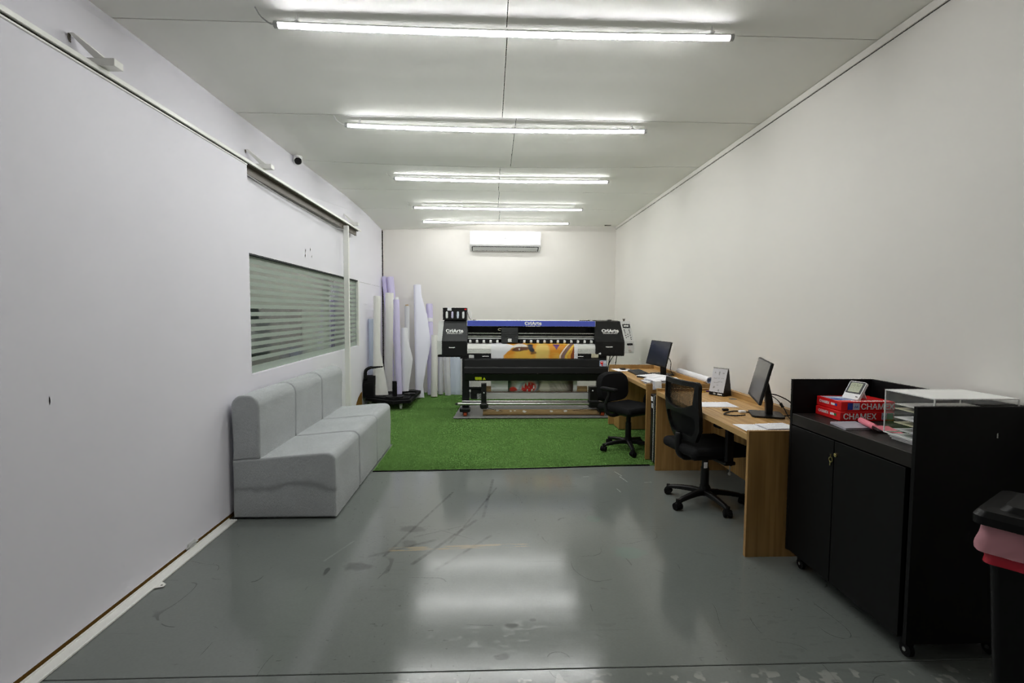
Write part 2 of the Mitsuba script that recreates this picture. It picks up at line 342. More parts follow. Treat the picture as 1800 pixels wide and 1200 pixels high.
put('wall_back', bx(-2.3, 2.5, YB, YB+.12, 0, 3.02), 'wall_warm', kind='structure', label='off-white end wall with the air conditioner')
put('wall_front', bx(-2.4, 2.5, YF-.12, YF, 0, 3.02), 'wall_warm', kind='structure', label='plain wall behind the viewer')
put('corner_gap', bx(xw(YB)-.004, xw(YB)+.016, YB-.012, YB+.01, 0, 2.86), 'dark_gap', 'wall_back', label='dark open joint in the corner')
# ceiling trim along the right wall
put('trim_1', hull([(xr(y)-a, y, z) for y in (YF, YB) for z in (2.932, 2.976) for a in (0, .012)]), 'wall_warm', kind='structure', label='narrow white trim strip under the ceiling on the right wall')
put('shadow_joint', hull([(xr(y)-a, y, z) for y in (YF, YB) for z in (2.9285, 2.932) for a in (-.01, .004)]), 'dark_grey', 'trim_1')

# the window in the left wall, and the office behind
win = thing('window_1', 'office window with frosted horizontal stripes of film on green glass', kind='structure')
gx = lambda y: xw(y)-.035
put('glass', trimesh.Trimesh([(gx(WY0), WY0, WZ0), (gx(WY1), WY1, WZ0), (gx(WY1), WY1, WZ1), (gx(WY0), WY0, WZ1)], [[0, 1, 2], [0, 2, 3]], process=False), 'pane_glass', win)
NB = 14; per = (WZ1-.035-(WZ0+.07))/NB
for k in range(14):
    z = WZ0+.07+k*per
    put('film_strip', wall_slab(WY0, WY1, z+per*.45, z+per, lambda y: gx(y)+.0025, -.0015), 'frosted_film', win)
put('film_strip', wall_slab(WY0, WY1, WZ1-.03, WZ1, lambda y: gx(y)+.0025, -.0015), 'frosted_film', win)
put('sill_strip', wall_slab(WY0, WY1, WZ0, WZ0+.06, lambda y: gx(y)+.0025, -.0015), 'frosted_film', win)
put('mullion', wall_slab(6.43, 6.50, WZ0, WZ1, lambda y: gx(y)-.03, -.03), 'office_dark', win)
put('top_shade_line', wall_slab(WY0, WY1, WZ1-.012, WZ1+.001, lambda y: xw(y)+.001, -.05), 'office_dark', win)  # thin dark strip standing in for the shadow along the window head
put('side_frame', wall_slab(WY1-.012, WY1+.03, WZ0-.01, WZ1, lambda y: xw(y)+.004, -.03), 'white_metal', win)
put('wall_office', cat_(bx(-4.55, -4.5, 3.2, 9.2, 0, 2.9), bx(-4.5, -2.07, 3.15, 3.2, 0, 2.9), bx(-4.5, -2.04, 9.1, 9.2, 0, 2.9), bx(-4.5, -2.1, 3.2, 9.1, 2.85, 2.9)), 'office_wall', kind='structure', label='dim grey walls of the office behind the striped window')
ob = thing('office_cupboard', 'dark low cupboard seen dimly through the left end of the striped window', 'cupboard')
put('body', bx(-4.48, -3.30, 8.55, 9.09, 0, 1.50, .01), 'office_dark', ob); put('door', bx(-4.46, -3.96, 8.53, 8.549, .1, 1.36), 'office_dark', ob); put('door', bx(-3.94, -3.44, 8.53, 8.549, .1, 1.36), 'office_dark', ob)
of = thing('office_fill_light', 'added fill light brightening the office behind the striped window', 'lamp')  # added unseen light, there to brighten the clear bands of the window
k_ = put('fill_panel', bx(-3.5, -3.3, 5.0, 6.2, 2.80, 2.83), 'white_plastic', of); scene[k_]['emitter'] = {'type': 'area', 'radiance': {'type': 'rgb', 'value': [60.0, 68.0, 58.0]}}
put('housing', bx(-3.55, -3.25, 4.95, 6.25, 2.831, 2.849), 'white_metal', of)
put('light_blocker', bx(-3.27, -3.25, 3.8, 7.4, 2.42, 2.83), 'white_metal', of)  # added skirt keeping the fill light from shining through the window

# sliding door leaf in front of the wall, its rails and its post
DX = -1.785
d1 = thing('door_1', 'large white sliding door leaf along the left side', kind='structure')
put('leaf', bx(DX-.045, DX, YF+.02, 3.885, .03, 2.490, .003), 'wall_lavender', d1)
def edge(v): return .028+.012*np.sin(v*11)+.006*np.sin(v*29+1)
put('bottom_track', bx(DX-.05, DX-.004, YF+.02, 3.88, .002, .03), 'rust', d1, label='dark brown gap under the door')
put('top_strip', bx(DX-.04, DX+.004, YF+.02, 3.885, 2.490, 2.500, .002), 'white_metal', d1)
put('mark', hull([(DX+.0015, 2.13+a, 1.06+b) for a, b in ((0, -.018), (.004, 0), (0, .02), (-.002, 0))]+[(DX-.004, 2.13, 1.06)]), 'dark_gap', d1)
rail = thing('door_rail', 'white overhead steel rail of the sliding door on wall brackets', 'rail')
put('channel', cat_(bx(DX-.045, DX+.015, YF+.02, 7.12, 2.518, 2.528), bx(DX+.005, DX+.015, YF+.02, 7.12, 2.507, 2.52, .001)), 'white_metal', rail)
put('track', cat_(bx(DX-.052, DX-.045, YF+.02, 7.10, 2.448, 2.53), bx(DX-.045, DX-.02, YF+.02, 7.10, 2.508, 2.517), bx(DX-.052, DX-.03, 3.9, 7.05, 2.444, 2.449)), 'track_brown', rail, label='brown inside of the rail channel')
put('loose_wire', tube([(DX-.03, 3.9, 2.44), (DX-.03, 4.6, 2.415), (DX-.03, 5.4, 2.41), (DX-.03, 6.1, 2.40), (DX-.03, 6.42, 2.43)], .004, 6), 'grey_plastic', rail)
for y in (2.46, 4.12, 6.72):
    b = put('bracket', bx(-1.89, DX+.075, y, y+.06, 2.533, 2.568, .002), 'white_metal', rail, label='short square tube bracket')
    put('brace', hull([(x, y+e, z) for e in (0, .05) for x, z in ((-1.905, 2.675), (-1.885, 2.675), (DX+.03, 2.568), (DX-.015, 2.568))]), 'white_metal', b)
    put('strap', bx(-1.908, -1.903, y-.002, y+.01, 2.566, 2.672), 'track_brown', b)
put('trim_2', bx(DX-.04, DX+.02, 6.46, 6.50, 0, 2.485, .003), 'white_metal', kind='structure', label='slim white upright post under the door rail beside the window')
fg = thing('floor_guide', 'white flat metal guide strip along the foot of the sliding door', 'guide rail')
put('strip', bx(DX+.012, DX+.063, YF+.02, 3.485, .001, .012, .002), 'white_metal', fg)
put('lip', bx(DX+.008, DX+.012, YF+.02, 3.485, .001, .02), 'white_metal', fg)
tb = put('tab', hull([(DX+.062, 2.62, .004), (DX+.062, 2.685, .004), (DX+.10, 2.66, .004), (DX+.10, 2.635, .004), (DX+.062, 2.62, .007), (DX+.062, 2.685, .007), (DX+.10, 2.66, .007), (DX+.10, 2.635, .007)]), 'white_metal', fg, label='small drilled fixing tab')
put('screw_hole', cyl((DX+.085, 2.648, .005), (DX+.085, 2.648, .0078), .005, 10), 'dark_gap', tb)
put('door_stop', cat_(bx(DX-.02, DX+.012, 3.02, 3.10, .012, .05, .006), tube([(DX+.006, 3.0, .03), (DX+.016, 3.06, .045), (DX+.006, 3.12, .03)], .004)), 'grey_plastic', label='small grey catch in the gap at the foot of the sliding door', cat='door stop')

# ---------------------------------------------------------------- lamps
DIM = (1.05, 1.05, 1.0, .9, .5)     # the tubes are not equally bright
where = ['nearest the viewer', 'second from the viewer', 'middle one of the five', 'second from the far wall', 'closest to the far wall']
for k, (xa, xb, y, zl) in enumerate(((-1.14, 1.31, 2.82, 2.925), (-1.18, 1.275, 4.265, 2.925), (-1.10, 1.345, 5.905, 2.925), (-1.12, 1.325, 7.465, 2.918), (-1.14, 1.30, 8.60, 2.912))):
    t = thing('tube_lamp', 'long thin LED tube lamp across the ceiling, ' + where[k], 'lamp', 'tube lamps across the ceiling')
    sag = (.012, .016, .012, .008, .004)[k]; r = .0175
    zz = lambda x: zl - sag*(1-((x-(xa+xb)/2)/((xb-xa)/2))**2)
    xs = np.linspace(xa+.02, xb-.02, 9)
    def arc(a0, a1, n, rr, xs=xs):
        th = np.radians(np.linspace(a0, a1, n)); P = []
        for x in xs: P.append(np.stack([np.full(n, x), y+rr*np.cos(th), zz(x)+rr*np.sin(th)], 1))
        P = np.vstack(P); i, j = np.meshgrid(np.arange(len(xs)-1), np.arange(n-1), indexing='ij'); a = (i*n+j).ravel()
        return trimesh.Trimesh(P, np.vstack([np.stack([a, a+1, a+n+1], 1), np.stack([a, a+n+1, a+n], 1)]), process=False)
    tb = arc(164, 376, 11, r)
    if np.mean(tb.face_normals[:, 2]) > 0: tb.invert()
    key = put('tube', tb, 'white_plastic', t, smooth=True); scene[key]['emitter'] = {'type': 'area', 'radiance': {'type': 'rgb', 'value': [v*DIM[k] for v in LAMP]}}
    hs = arc(16, 164, 9, r*1.02); hs2 = arc(164, 16, 2, r*.9)
    put('housing', cat_(hs, hs2), 'light_grey_metal', t, smooth=30)
    for x0, x1 in ((xa, xa+.022), (xb-.022, xb)):
        put('end_cap', cyl((x0, y, zl), (x1, y, zl), r*1.06, 14), 'grey_plastic', t, smooth=30)
    for x in (xa+.12, xb-.12):
        put('clip', cat_(bx(x-.008, x+.008, y-.019, y+.019, zl+.016, zl+.021), cyl((x, y, zl+.02), (x, y, float(zc(x, y))+.002), .005, 8)), 'white_plastic', t)
    put('cord', tube([(xa, y, zl), (xa-.03, y+.01, zl+.012), (xa-.06, y-.02, zl+.03), (xa-.07, y-.06, float(zc(xa, y))-.003)], .004, 6), 'white_plastic' if k else 'grey_plastic', t)

# ---------------------------------------------------------------- fixed things on walls
ac = thing('air_conditioner', 'white split air conditioner high on the far wall', 'air conditioner')
AX0, AX1 = -.375, .868
put('body', prof_x([(9.25, 2.845), (9.06, 2.845), (9.035, 2.82), (9.03, 2.60), (9.05, 2.575), (9.16, 2.52), (9.25, 2.51)], AX0, AX1), 'white_plastic', ac, smooth=25)
put('front_panel', cat_(bx(AX0+.004, AX1-.004, 9.02, 9.032, 2.605, 2.825, .004)), 'white_plastic', ac)
fl = put('vent_flap', hull([(x, y, z) for x in (AX0+.05, AX1-.05) for y, z in ((9.052, 2.566), (9.15, 2.512), (9.055, 2.572), (9.152, 2.518))]), 'light_grey_metal', ac)
put('slot', prof_x([(9.05, 2.574), (9.165, 2.514), (9.162, 2.509), (9.046, 2.569)], AX0+.035, AX1-.035), 'dark_grey', ac)
put('display', hull([(.245+dx, 9.019, 2.715+dz) for dx, dz in ((-.045, .008), (.045, .008), (0, -.014))]+[(.245, 9.022, 2.71)]), 'grey_plastic', ac)
cc = thing('security_camera', 'small white round security camera in the corner of ceiling and left wall', 'camera')
zq = float(zc(-1.93, 5.3))
put('mount', cyl((-1.945, 5.32, zq+.004), (-1.945, 5.32, zq-.02), .045, 20), 'white_plastic', cc, smooth=30)
hd = put('head', cat_(ball((-1.94, 5.305, zq-.04), .045, 3), cyl((-1.94, 5.305, zq-.04), (-1.915, 5.245, zq-.068), .042, 20)), 'white_plastic', cc, smooth=40)
put('lens', cyl((-1.9165, 5.249, zq-.0665), (-1.9135, 5.242, zq-.0695), .034, 20), 'black_plastic', hd, smooth=30)

# ---------------------------------------------------------------- sofa
sofa = thing('sofa', 'light grey fabric three-seat sofa without arms, water-stained at its near end', 'sofa')
SX0, SX1 = -1.755, -1.063
ys = np.linspace(3.50, 5.44, 4)
def soft(m, seed, amp=.006):
    m = m.subdivide_to_size(.04); p = m.vertices
    m.vertices = p + m.vertex_normals*((meshkit.fbm(p*4, 2, seed)-.5)*2*amp)[:, None]*np.clip((p[:, 2:3]-.02)/.08, 0, 1); return m
def loft(poly, a, b, r=.016):
    P = []
    for q in np.linspace(0, np.pi/2, 6):
        ring = np.array(poly.buffer(-r*(1-np.sin(q))).exterior.coords); d = r*(1-np.cos(q))
        for y in (a+d, b-d): P.append(np.column_stack([ring[:, 0], np.full(len(ring), y), ring[:, 1]]))
    return hull(np.vstack(P))
for k in range(3):
    a, b = ys[k]+.001, ys[k+1]-.001
    # seat block: its top falls towards the back, round front edge
    seat = Polygon([(SX0, .012), (SX1, .012), (SX1, .458), (SX1-.10, .460), (SX0, .410)])
    seat = seat.buffer(-.055).buffer(.055, quad_segs=10).union(Polygon([(SX0, .012), (SX1, .012), (SX1, .25), (SX0, .25)])).union(Polygon([(SX0, .012), (SX0+.3, .012), (SX0+.3, .428), (SX0, .407)]))
    put('seat_cushion', soft(loft(seat, a, b), k), 'sofa_fabric', sofa, smooth=40)
    back = Polygon([(SX0, .408), (SX0+.185, .422), (SX0+.192, .858), (SX0, .858)])
    back = back.buffer(-.082).buffer(.082, quad_segs=12).union(Polygon([(SX0, .408), (SX0+.185, .422), (SX0+.189, .65), (SX0, .65)]))
    put('backrest', soft(loft(back, a, b), k+5), 'sofa_fabric', sofa, smooth=40)
for y in (3.56, 5.38):
    for x in (SX0+.06, SX1-.06): put('foot', cyl((x, y, 0), (x, y, .014), .02, 12), 'black_plastic', sofa)

# ---------------------------------------------------------------- artificial grass carpet
TURF = Polygon([(-1.05, 4.545), (.3, 4.60), (1.49, 4.675), (2.19, 4.70), (2.2, 9.0), (-1.92, 9.0), (-1.92, 5.50), (-1.05, 5.50)])
turf = thing('turf_carpet', 'green artificial grass carpet under the printer and the far desk', 'carpet')
put('backing', prof_z(TURF, .0005, .006), 'turf_base', turf)
put('black_hem', cat_(tube([(-1.05, 4.542, .004), (.3, 4.597, .004), (.9, 4.64, .006), (1.2, 4.66, .008), (1.49, 4.672, .007)], .006, 6)), 'black_soft', turf)
n = 230000
pts = np.stack([rng.uniform(-1.9, 2.15, n), 4.56+rng.uniform(0, 1, n)**1.5*4.4], 1)
keep = np.ones(n, bool)
keep &= ~((pts[:, 0] < -1.04) & (pts[:, 1] < 5.5)) & (pts[:, 1] > 4.555+.05*(pts[:, 0]+1.05)) & (pts[:, 1] < 8.99)
pts = pts[keep]; n = len(pts); th = rng.uniform(0, 2*np.pi, n); h = rng.uniform(.005, .011, n); ln = rng.uniform(.001, .006, (n, 2))*rng.choice([-1, 1], (n, 2)); w = .0011+.00045*pts[:, 1]
c = np.stack([np.cos(th), np.sin(th)], 1)*w[:, None]
B0 = np.column_stack([pts-c, np.full(n, .005)]); B1 = np.column_stack([pts+c, np.full(n, .005)]); B2 = np.column_stack([pts+ln, .005+h])
put('pile', trimesh.Trimesh(np.stack([B0, B1, B2], 1).reshape(-1, 3), np.arange(3*n).reshape(-1, 3), process=False), 'turf_blade', turf, kind='stuff', label='short green grass blades')
put('floor_sheet', prof_z([(-.50, 6.74), (1.70, 6.76), (1.72, 8.1), (-.42, 8.1)], .019, .023), 'vinyl_mat', label='grey vinyl sheet lying on the green carpet beneath the printer', cat='mat')
Z0 = .0235          # top of that sheet

# ---------------------------------------------------------------- wide printer
pr_ = thing('printer', 'large black wide-format printer with a blue top beam on a floor stand', 'printer')
def sign(parent, o, right, up, width, ink='white_ink'):
    tm = text('CriArts', width=width); tm.apply_scale((1, .80, 1)); tm = cat_(tm, *[tm.copy().apply_translation((dx, dy, 0)) for dx, dy in ((.0022, 0), (-.0022, 0), (0, .0015), (0, -.0015))])
    s = put('lettering', at(tm, o, right, up), ink, parent, label='white shop name lettering')
    u = V(up)/np.linalg.norm(up)
    put('small_lettering', at(text('COMUNICAÇÃO VISUAL', width=width*.88), V(o)-u*width*.165, right, up), ink, parent)
FY = 6.95
# left head cover
def headcover(x0, x1, xt0, xt1, yf, name='head_cover'):
    P = [(x, y, z) for x, xt in ((x0, xt0), (x1, xt1)) for (y, z, q) in ((yf, .836, 0), (yf, 1.034, 0), (yf+.11, 1.308, 1), (yf+.16, 1.318, 1), (7.52, 1.318, 1), (7.52, .836, 0)) for x in ((xt if q else x),)]
    return hull(P)
lc = put('head_cover', headcover(-.664, -.322, -.640, -.322, FY), 'dark_grey', pr_, label='dark grey left cover')
put('lower_front', bx(-.662, -.324, FY-.006, FY+.01, .838, 1.032, .003), 'black_metal', lc)
put('handle_slot', hull([(-.53+a, FY-.009, .948+b) for a, b in ((-.045, .004), (.045, .004), (.04, -.006), (-.04, -.006))]+[(-.53, FY, .948)]), 'white_plastic', lc)
sl = V([0, .11, .274])
sign(lc, V([-.495, FY+.054-.0012, 1.17]), (1, 0, 0), sl, .235)
put('end_panel', hull([(x, y, z) for y, z, x0, x1 in ((FY+.002, .85, -.728, -.665), (FY+.002, 1.034, -.728, -.665), (FY+.113, 1.30, -.715, -.645), (7.52, 1.30, -.715, -.645), (7.52, .85, -.728, -.665)) for x in (x0, x1)]), 'light_grey_metal', pr_)
put('end_base', bx(-.722, -.32, FY+.01, 7.5, .815, .84), 'black_metal', pr_)
rc = put('head_cover', headcover(1.432, 1.832, 1.432, 1.79, FY), 'dark_grey', pr_, label='dark right cover')
scene[rc]['bsdf'] = {'type': 'ref', 'id': 'black_metal'}
put('lower_front', bx(1.434, 1.83, FY-.006, FY+.01, .858, 1.03, .003), 'black_metal', rc)
put('handle_slot', hull([(1.62+a, FY-.009, .962+b) for a, b in ((-.05, .005), (.05, .005), (.045, -.007), (-.045, -.007))]+[(1.62, FY, .962)]), 'white_plastic', rc)
sign(rc, V([1.645, FY+.058-.0012, 1.18]), (1, 0, 0), sl, .235)
cp = put('control_panel', hull([(x, y, z) for y, z, x0, x1 in ((FY, .875, 1.834, 1.968), (FY, 1.034, 1.834, 1.968), (FY+.11, 1.312, 1.795, 1.93), (7.5, 1.312, 1.795, 1.93), (7.5, .875, 1.834, 1.968)) for x in (x0, x1)]), 'light_grey_metal', pr_, label='light grey control panel')
def onp(s, t):            # a point on the slanted part of the control panel: s across, t up
    lo, hi = V([1.834+.134*s, FY, 1.034]), V([1.795+.135*s, FY+.11, 1.312]); return lo+(hi-lo)*t+V([0, -.0015, .0006])
put('display', hull([onp(a, b) for a, b in ((.12, .66), (.9, .66), (.92, .86), (.14, .86))]+[onp(.5, .75)+V([0, .004, 0])]), 'dark_grey', cp)
put('display_text', hull([onp(a, b)+V([0, -.002, .001]) for a, b in ((.25, .735), (.75, .735), (.75, .79), (.25, .79))]+[onp(.5, .76)+V([0, .004, 0])]), 'white_ink', cp)
for a, b in ((.22, .57), (.72, .57), (.22, .50), (.74, .50), (.24, .43), (.74, .43), (.48, .36), (.26, .30), (.72, .30), (.48, .25), (.27, .19), (.74, .19), (.74, .10)):
    put('button', ball(onp(a, b), .0075, 1), 'dark_grey', cp)
put('switch', bx(1.868, 1.945, FY-.007, FY+.002, .985, 1.012, .003), 'black_plastic', cp)
put('knob', cyl((1.905, FY-.018, .91), (1.905, FY, .91), .018, 16), 'chrome', cp, smooth=30); put('indicator', ball((1.90, FY-.002, .95), .005, 1), 'red_paper', cp)
put('stop_button', cat_(cyl((1.862, 7.12, 1.312), (1.862, 7.12, 1.335), .012, 12), cyl((1.862, 7.12, 1.335), (1.862, 7.12, 1.345), .02, 14)), 'track_brown', cp)
# beam, rails, carriage
bm = put('top_beam', bx(-.33, 1.437, 6.985, 7.5, 1.235, 1.314, .003), 'light_grey_metal', pr_)
put('blue_fascia', bx(-.322, 1.43, 6.976, 6.988, 1.237, 1.312, .002), 'blue_panel', bm, label='bright blue fascia')
sign(bm, V([.575, 6.9745, 1.278]), (1, 0, 0), (0, 0, 1), .227)
for b_ in (bx(-.25, -.21, 7.0, 7.05, 1.313, 1.322), bx(1.22, 1.36, 7.0, 7.04, 1.313, 1.322), bx(1.40, 1.45, 7.0, 7.05, 1.313, 1.325), bx(1.62, 1.67, 7.05, 7.09, 1.318, 1.332)): put('top_clip', b_, 'black_metal', pr_)
put('back_plate', bx(-.32, 1.432, 7.28, 7.32, .84, 1.24), 'black_metal', pr_)
for z, y, r in ((1.136, 7.08, .0085), (1.096, 7.06, .0085)): put('guide_rod', cyl((-.32, y, z), (1.432, y, z), r, 12), 'chrome', pr_, smooth=30)
put('rail_band', cat_(bx(-.32, 1.432, 7.06, 7.28, 1.055, 1.078, .002)), 'grey_plastic', pr_)
for k in range(20):
    x = -.283+.0928*k
    if .13 < x < .385: continue
    put('pinch_roller', cat_(cyl((x-.016, 7.03, 1.026), (x+.016, 7.03, 1.026), .020, 14), bx(x-.004, x+.004, 7.03, 7.07, 1.03, 1.05)), 'white_plastic', pr_, smooth=30)
for k in range(19):
    x = -.2366+.0928*k
    if .13 < x < .385: continue
    put('roller_holder', bx(x-.026, x+.026, 7.02, 7.10, 1.002, 1.052, .004), 'black_plastic', pr_)
ca = put('carriage', cat_(bx(.142, .372, 6.99, 7.2, 1.008, 1.222, .006), *[bx(.15, .364, 6.983, 6.992, z, z+.012, .002) for z in (1.155, 1.13, 1.105, 1.08)]), 'dark_grey', pr_, label='black print carriage')
put('sticker', bx(.232, .282, 6.9865, 6.9905, 1.022, 1.068), 'white_ink', ca)
put('cable', tube([(.145, 7.0, 1.20), (.11, 7.0, 1.205), (.10, 7.0, 1.185), (.13, 7.0, 1.175)], .004, 6), 'beige', ca)
pl = put('platen', prof_x([(7.28, .995), (7.05, 1.0), (6.985, .985), (6.96, .95), (6.955, .90), (6.965, .865), (7.28, .86)], -.322, 1.445), 'white_metal', pr_, smooth=30)
for z in (.925, .912, .899): put('groove', bx(-.32, 1.443, 6.9545, 6.957, z, z+.004), 'grey_plastic', pl)
lo = put('lower_strip', bx(-.322, 1.44, 6.965, 7.2, .80, .862, .002), 'black_metal', pr_)
for x0, x1 in ((-.12, -.03), (1.19, 1.27)): put('label_strip', bx(x0, x1, 6.963, 6.966, .822, .832), 'white_ink', lo)
put('corner_piece', bx(-.30, -.23, 6.955, 6.97, .803, .845, .002), 'light_grey_metal', lo)
put('tag', bx(1.376, 1.475, 6.945, 6.955, .812, .866, .002), 'beige', pr_)
put('latch', bx(1.475, 1.51, 6.94, 6.96, .855, .882, .006), 'white_plastic', pr_)
ht = put('heater_beam', prof_x([(6.93, .804), (6.865, .80), (6.845, .785), (6.835, .70), (6.95, .70)], -.352, 1.567), 'black_metal', pr_, smooth=25, label='long black front heater beam')
put('middle_section', prof_x([(6.95, .697), (6.838, .697), (6.822, .68), (6.815, .612), (6.95, .60)], -.355, 1.582), 'black_metal', ht, smooth=25)
put('lower_section', prof_x([(6.95, .615), (6.82, .608), (6.838, .595), (6.86, .51), (6.875, .502), (6.95, .502)], -.345, 1.57), 'black_metal', ht, smooth=25)
st = put('sticker', bx(1.468, 1.562, 6.833, 6.8395, .705, .785), 'lilac_ink', ht, label='red and white sticker')
put('print', cat_(bx(1.478, 1.515, 6.8318, 6.8335, .735, .772), bx(1.497, 1.512, 6.8318, 6.8335, .712, .733)), 'red_paper', st)
put('print', cat_(bx(1.484, 1.51, 6.831, 6.832, .757, .766), bx(1.525, 1.552, 6.8318, 6.8335, .745, .770)), 'white_ink', st)
for xa in (-.212, 1.52):
    w = 1 if xa < 0 else -1
    put('warning_sticker', hull([(xa+dx, y, z) for dx, z in ((0, .517), (.09, .517), (.09, .558), (0, .558)) for y in (6.838+(.595-z)/.085*.022-.0025, 6.87)]) if w > 0 else hull([(1.555+dx, y, z) for dx, z in ((0, .535), (.03, .535), (.03, .575), (.012, .575)) for y in (6.838+(.595-z)/.085*.022-.0025, 6.87)]), 'yellow_sticker', ht)
    put('warning_sticker', hull([(xa+(.10 if w > 0 else -.0)+dx, y, z) for dx, z in ((0, .518), (.045, .518), (.0225, .558)) for y in (6.838+(.595-z)/.085*.022-.0025, 6.87)]), 'yellow_sticker', ht)
# stand
for x0, x1 in ((-.391, -.298), (1.475, 1.57)):
    lg = put('leg', cat_(bx(x0, x1, 6.96, 7.10, .10, .82, .006), bx(x0-.03, x1+.03, 7.0, 7.5, .79, .84)), 'black_metal', pr_)
    put('foot', cat_(bx(x0+.005, x1-.005, 6.84, 7.55, .085, .13, .01), bx(x0-.025, x1+.02, 6.82, 6.96, .085, .135, .01)), 'black_metal', lg)
    for y in (6.875, 7.5):
        xm = (x0+x1)/2
        put('caster', cat_(cyl((xm-.022, y, Z0+.030), (xm+.022, y, Z0+.030), .030, 16)), 'orange_rubber', lg, smooth=30)
        put('caster_fork', cat_(bx(xm-.032, xm-.024, y-.02, y+.02, .045, .09), bx(xm+.024, xm+.032, y-.02, y+.02, .045, .09), bx(xm-.032, xm+.032, y-.025, y+.025, .083, .092)), 'black_metal', lg)
put('cross_bar', bx(-.30, 1.48, 7.08, 7.12, .232, .32, .004), 'light_grey_metal', pr_)
put('cross_bar', bx(-.19, 1.345, 6.97, 7.03, .236, .318, .004), 'light_grey_metal', pr_, label='pale aluminium cross bar')
tk = put('winding_rod', cyl((-.445, 6.865, .190), (1.46, 6.865, .190), .021, 18), 'chrome', pr_, smooth=30, label='polished steel rod')
put('winding_rod', cyl((-.39, 6.93, .214), (1.62, 6.93, .214), .014, 14), 'chrome', pr_, smooth=30)
put('rod_tip', cyl((-.475, 6.865, .190), (-.44, 6.865, .190), .013, 12), 'black_metal', tk)
cl = put('clamp', cat_(bx(-.128, -.06, 6.84, 6.93, .16, .47, .006), bx(-.145, -.035, 6.82, 6.92, .125, .205, .02), bx(-.27, -.12, 6.97, 7.07, .235, .37, .006), bx(-.32, -.08, 6.95, 7.0, .37, .405, .01)), 'black_metal', pr_)
put('screw', ball((-.092, 6.84, .345), .010, 1), 'white_plastic', cl)
cl = put('clamp', cat_(bx(1.345, 1.46, 6.86, 6.98, .15, .42, .006), bx(1.33, 1.48, 6.83, 6.95, .135, .24, .02), bx(1.44, 1.66, 6.9, 7.0, .25, .33, .01)), 'black_metal', pr_)
put('screw', ball((1.385, 6.86, .37), .010, 1), 'white_plastic', cl)
put('core_tube', pipe((-.105, 7.06, .365), (1.345, 7.06, .365), .040, .034, 18), 'cardboard', pr_, smooth=30, label='brown take-up core tube')
put('crank', cat_(bx(1.63, 1.70, 6.86, 6.98, .10, .22, .01), cyl((1.60, 6.93, .214), (1.72, 6.93, .214), .012, 10)), 'black_metal', pr_)
put('wire', tube([(-.06, 6.83, .15), (.03, 6.83, .12), (.16, 6.88, .09)], .003, 6), 'black_plastic', pr_); put('wire', tube([(1.36, 6.84, .15), (1.25, 6.86, .115), (1.12, 6.9, .09)], .003, 6), 'black_plastic', pr_)
# ink box on the left head
ik = put('ink_box', bx(-.655, -.333, 7.02, 7.30, 1.318, 1.482, .003), 'black_plastic', pr_, label='black ink box with four slots')
put('front_plate', bx(-.655, -.333, 7.012, 7.021, 1.318, 1.484, .002), 'black_plastic', ik)
for k, mt in enumerate(('paper_cream', 'paper_lilac', 'paper_blue', 'paper_lilac')):
    put('ink_window', at(extr(rrect(-.0145, .0145, -.048, .048, .0145), .004), (-.601+.0745*k, 7.012, 1.388), (1, 0, 0), (0, 0, 1)), ['white_plastic', 'paper_lilac', 'paper_blue', 'paper'][k], ik)
put('paper_tag', bx(-.595, -.538, 7.008, 7.013, 1.444, 1.486), 'paper', ik); put('red_mark', bx(-.362, -.335, 7.009, 7.013, 1.455, 1.475), 'red_paper', ik)
put('hose', tube([(-.335, 7.04, 1.45), (-.315, 7.05, 1.40), (-.30, 7.05, 1.35), (-.27, 7.05, 1.318)], .004, 6), 'black_plastic', ik); put('hose', tube([(-.335, 7.06, 1.42), (-.30, 7.06, 1.44), (-.27, 7.06, 1.38), (-.29, 7.06, 1.318)], .006, 6), 'paper', ik)
# cables from the right head to the floor
for pts_ in ([(1.70, 7.2, .84), (1.69, 7.3, .6), (1.72, 7.5, .1)], [(1.78, 7.2, .86), (1.70, 7.25, .72), (1.69, 7.4, .5), (1.66, 7.6, .05)], [(1.80, 7.2, .87), (1.80, 7.3, .70), (1.78, 7.4, .4), (1.75, 7.6, .05)]):
    put('power_cable', tube(pts_, .006, 6), 'black_plastic', pr_, smooth=True)

# media in the printer (a banner held by it)
def sheet(path, x0, x1, mat, name, parent=None, flip=False, uvz=True, **kw):
    P = V(path, float); d = np.r_[0, np.cumsum(np.linalg.norm(np.diff(P, axis=0), axis=1))]; d /= d[-1]
    Q = np.vstack([np.column_stack([np.full(len(P), x), P]) for x in (x0, x1)]); n = len(P); i = np.arange(n-1)
    UV = np.vstack([np.column_stack([np.full(n, u), 1-d]) for u in (0.0, 1.0)])
    F = np.vstack([np.stack([i, i+1, n+i+1], 1), np.stack([i, n+i+1, n+i], 1)])
    return put(name, trimesh.Trimesh(Q, F, process=False), mat, parent, smooth=True, uv=UV, **kw)
bn = thing('printed_banner', 'white banner with a golden picture, hanging out of the printer down to its take-up core', 'banner')
sheet([(7.20, 1.002), (7.05, 1.003), (6.983, .989), (6.957, .951), (6.951, .90), (6.955, .84), (6.955, .80)], .003, 1.19, 'art_gold', 'printed_sheet', bn)
sheet([(6.955, .80), (6.96, .65), (6.965, .505)], .003, 1.19, 'paper', 'middle_sheet', bn)
aa = np.radians(np.linspace(180, 300, 8))
sheet([(6.965, .505), (6.98, .45)]+[(7.06+.085*np.cos(a)*.95, .385+.085*np.sin(a)*.65) for a in aa], .003, 1.19, 'art_fur', 'wound_sheet', bn)
ct = put('cardboard_tube', pipe((-.105, 6.93, Z0+.040), (1.52, 6.93, Z0+.040), .040, .034, 20), 'cardboard', smooth=30, label='long brown cardboard tube lying on the floor under the printer', cat='cardboard tube')
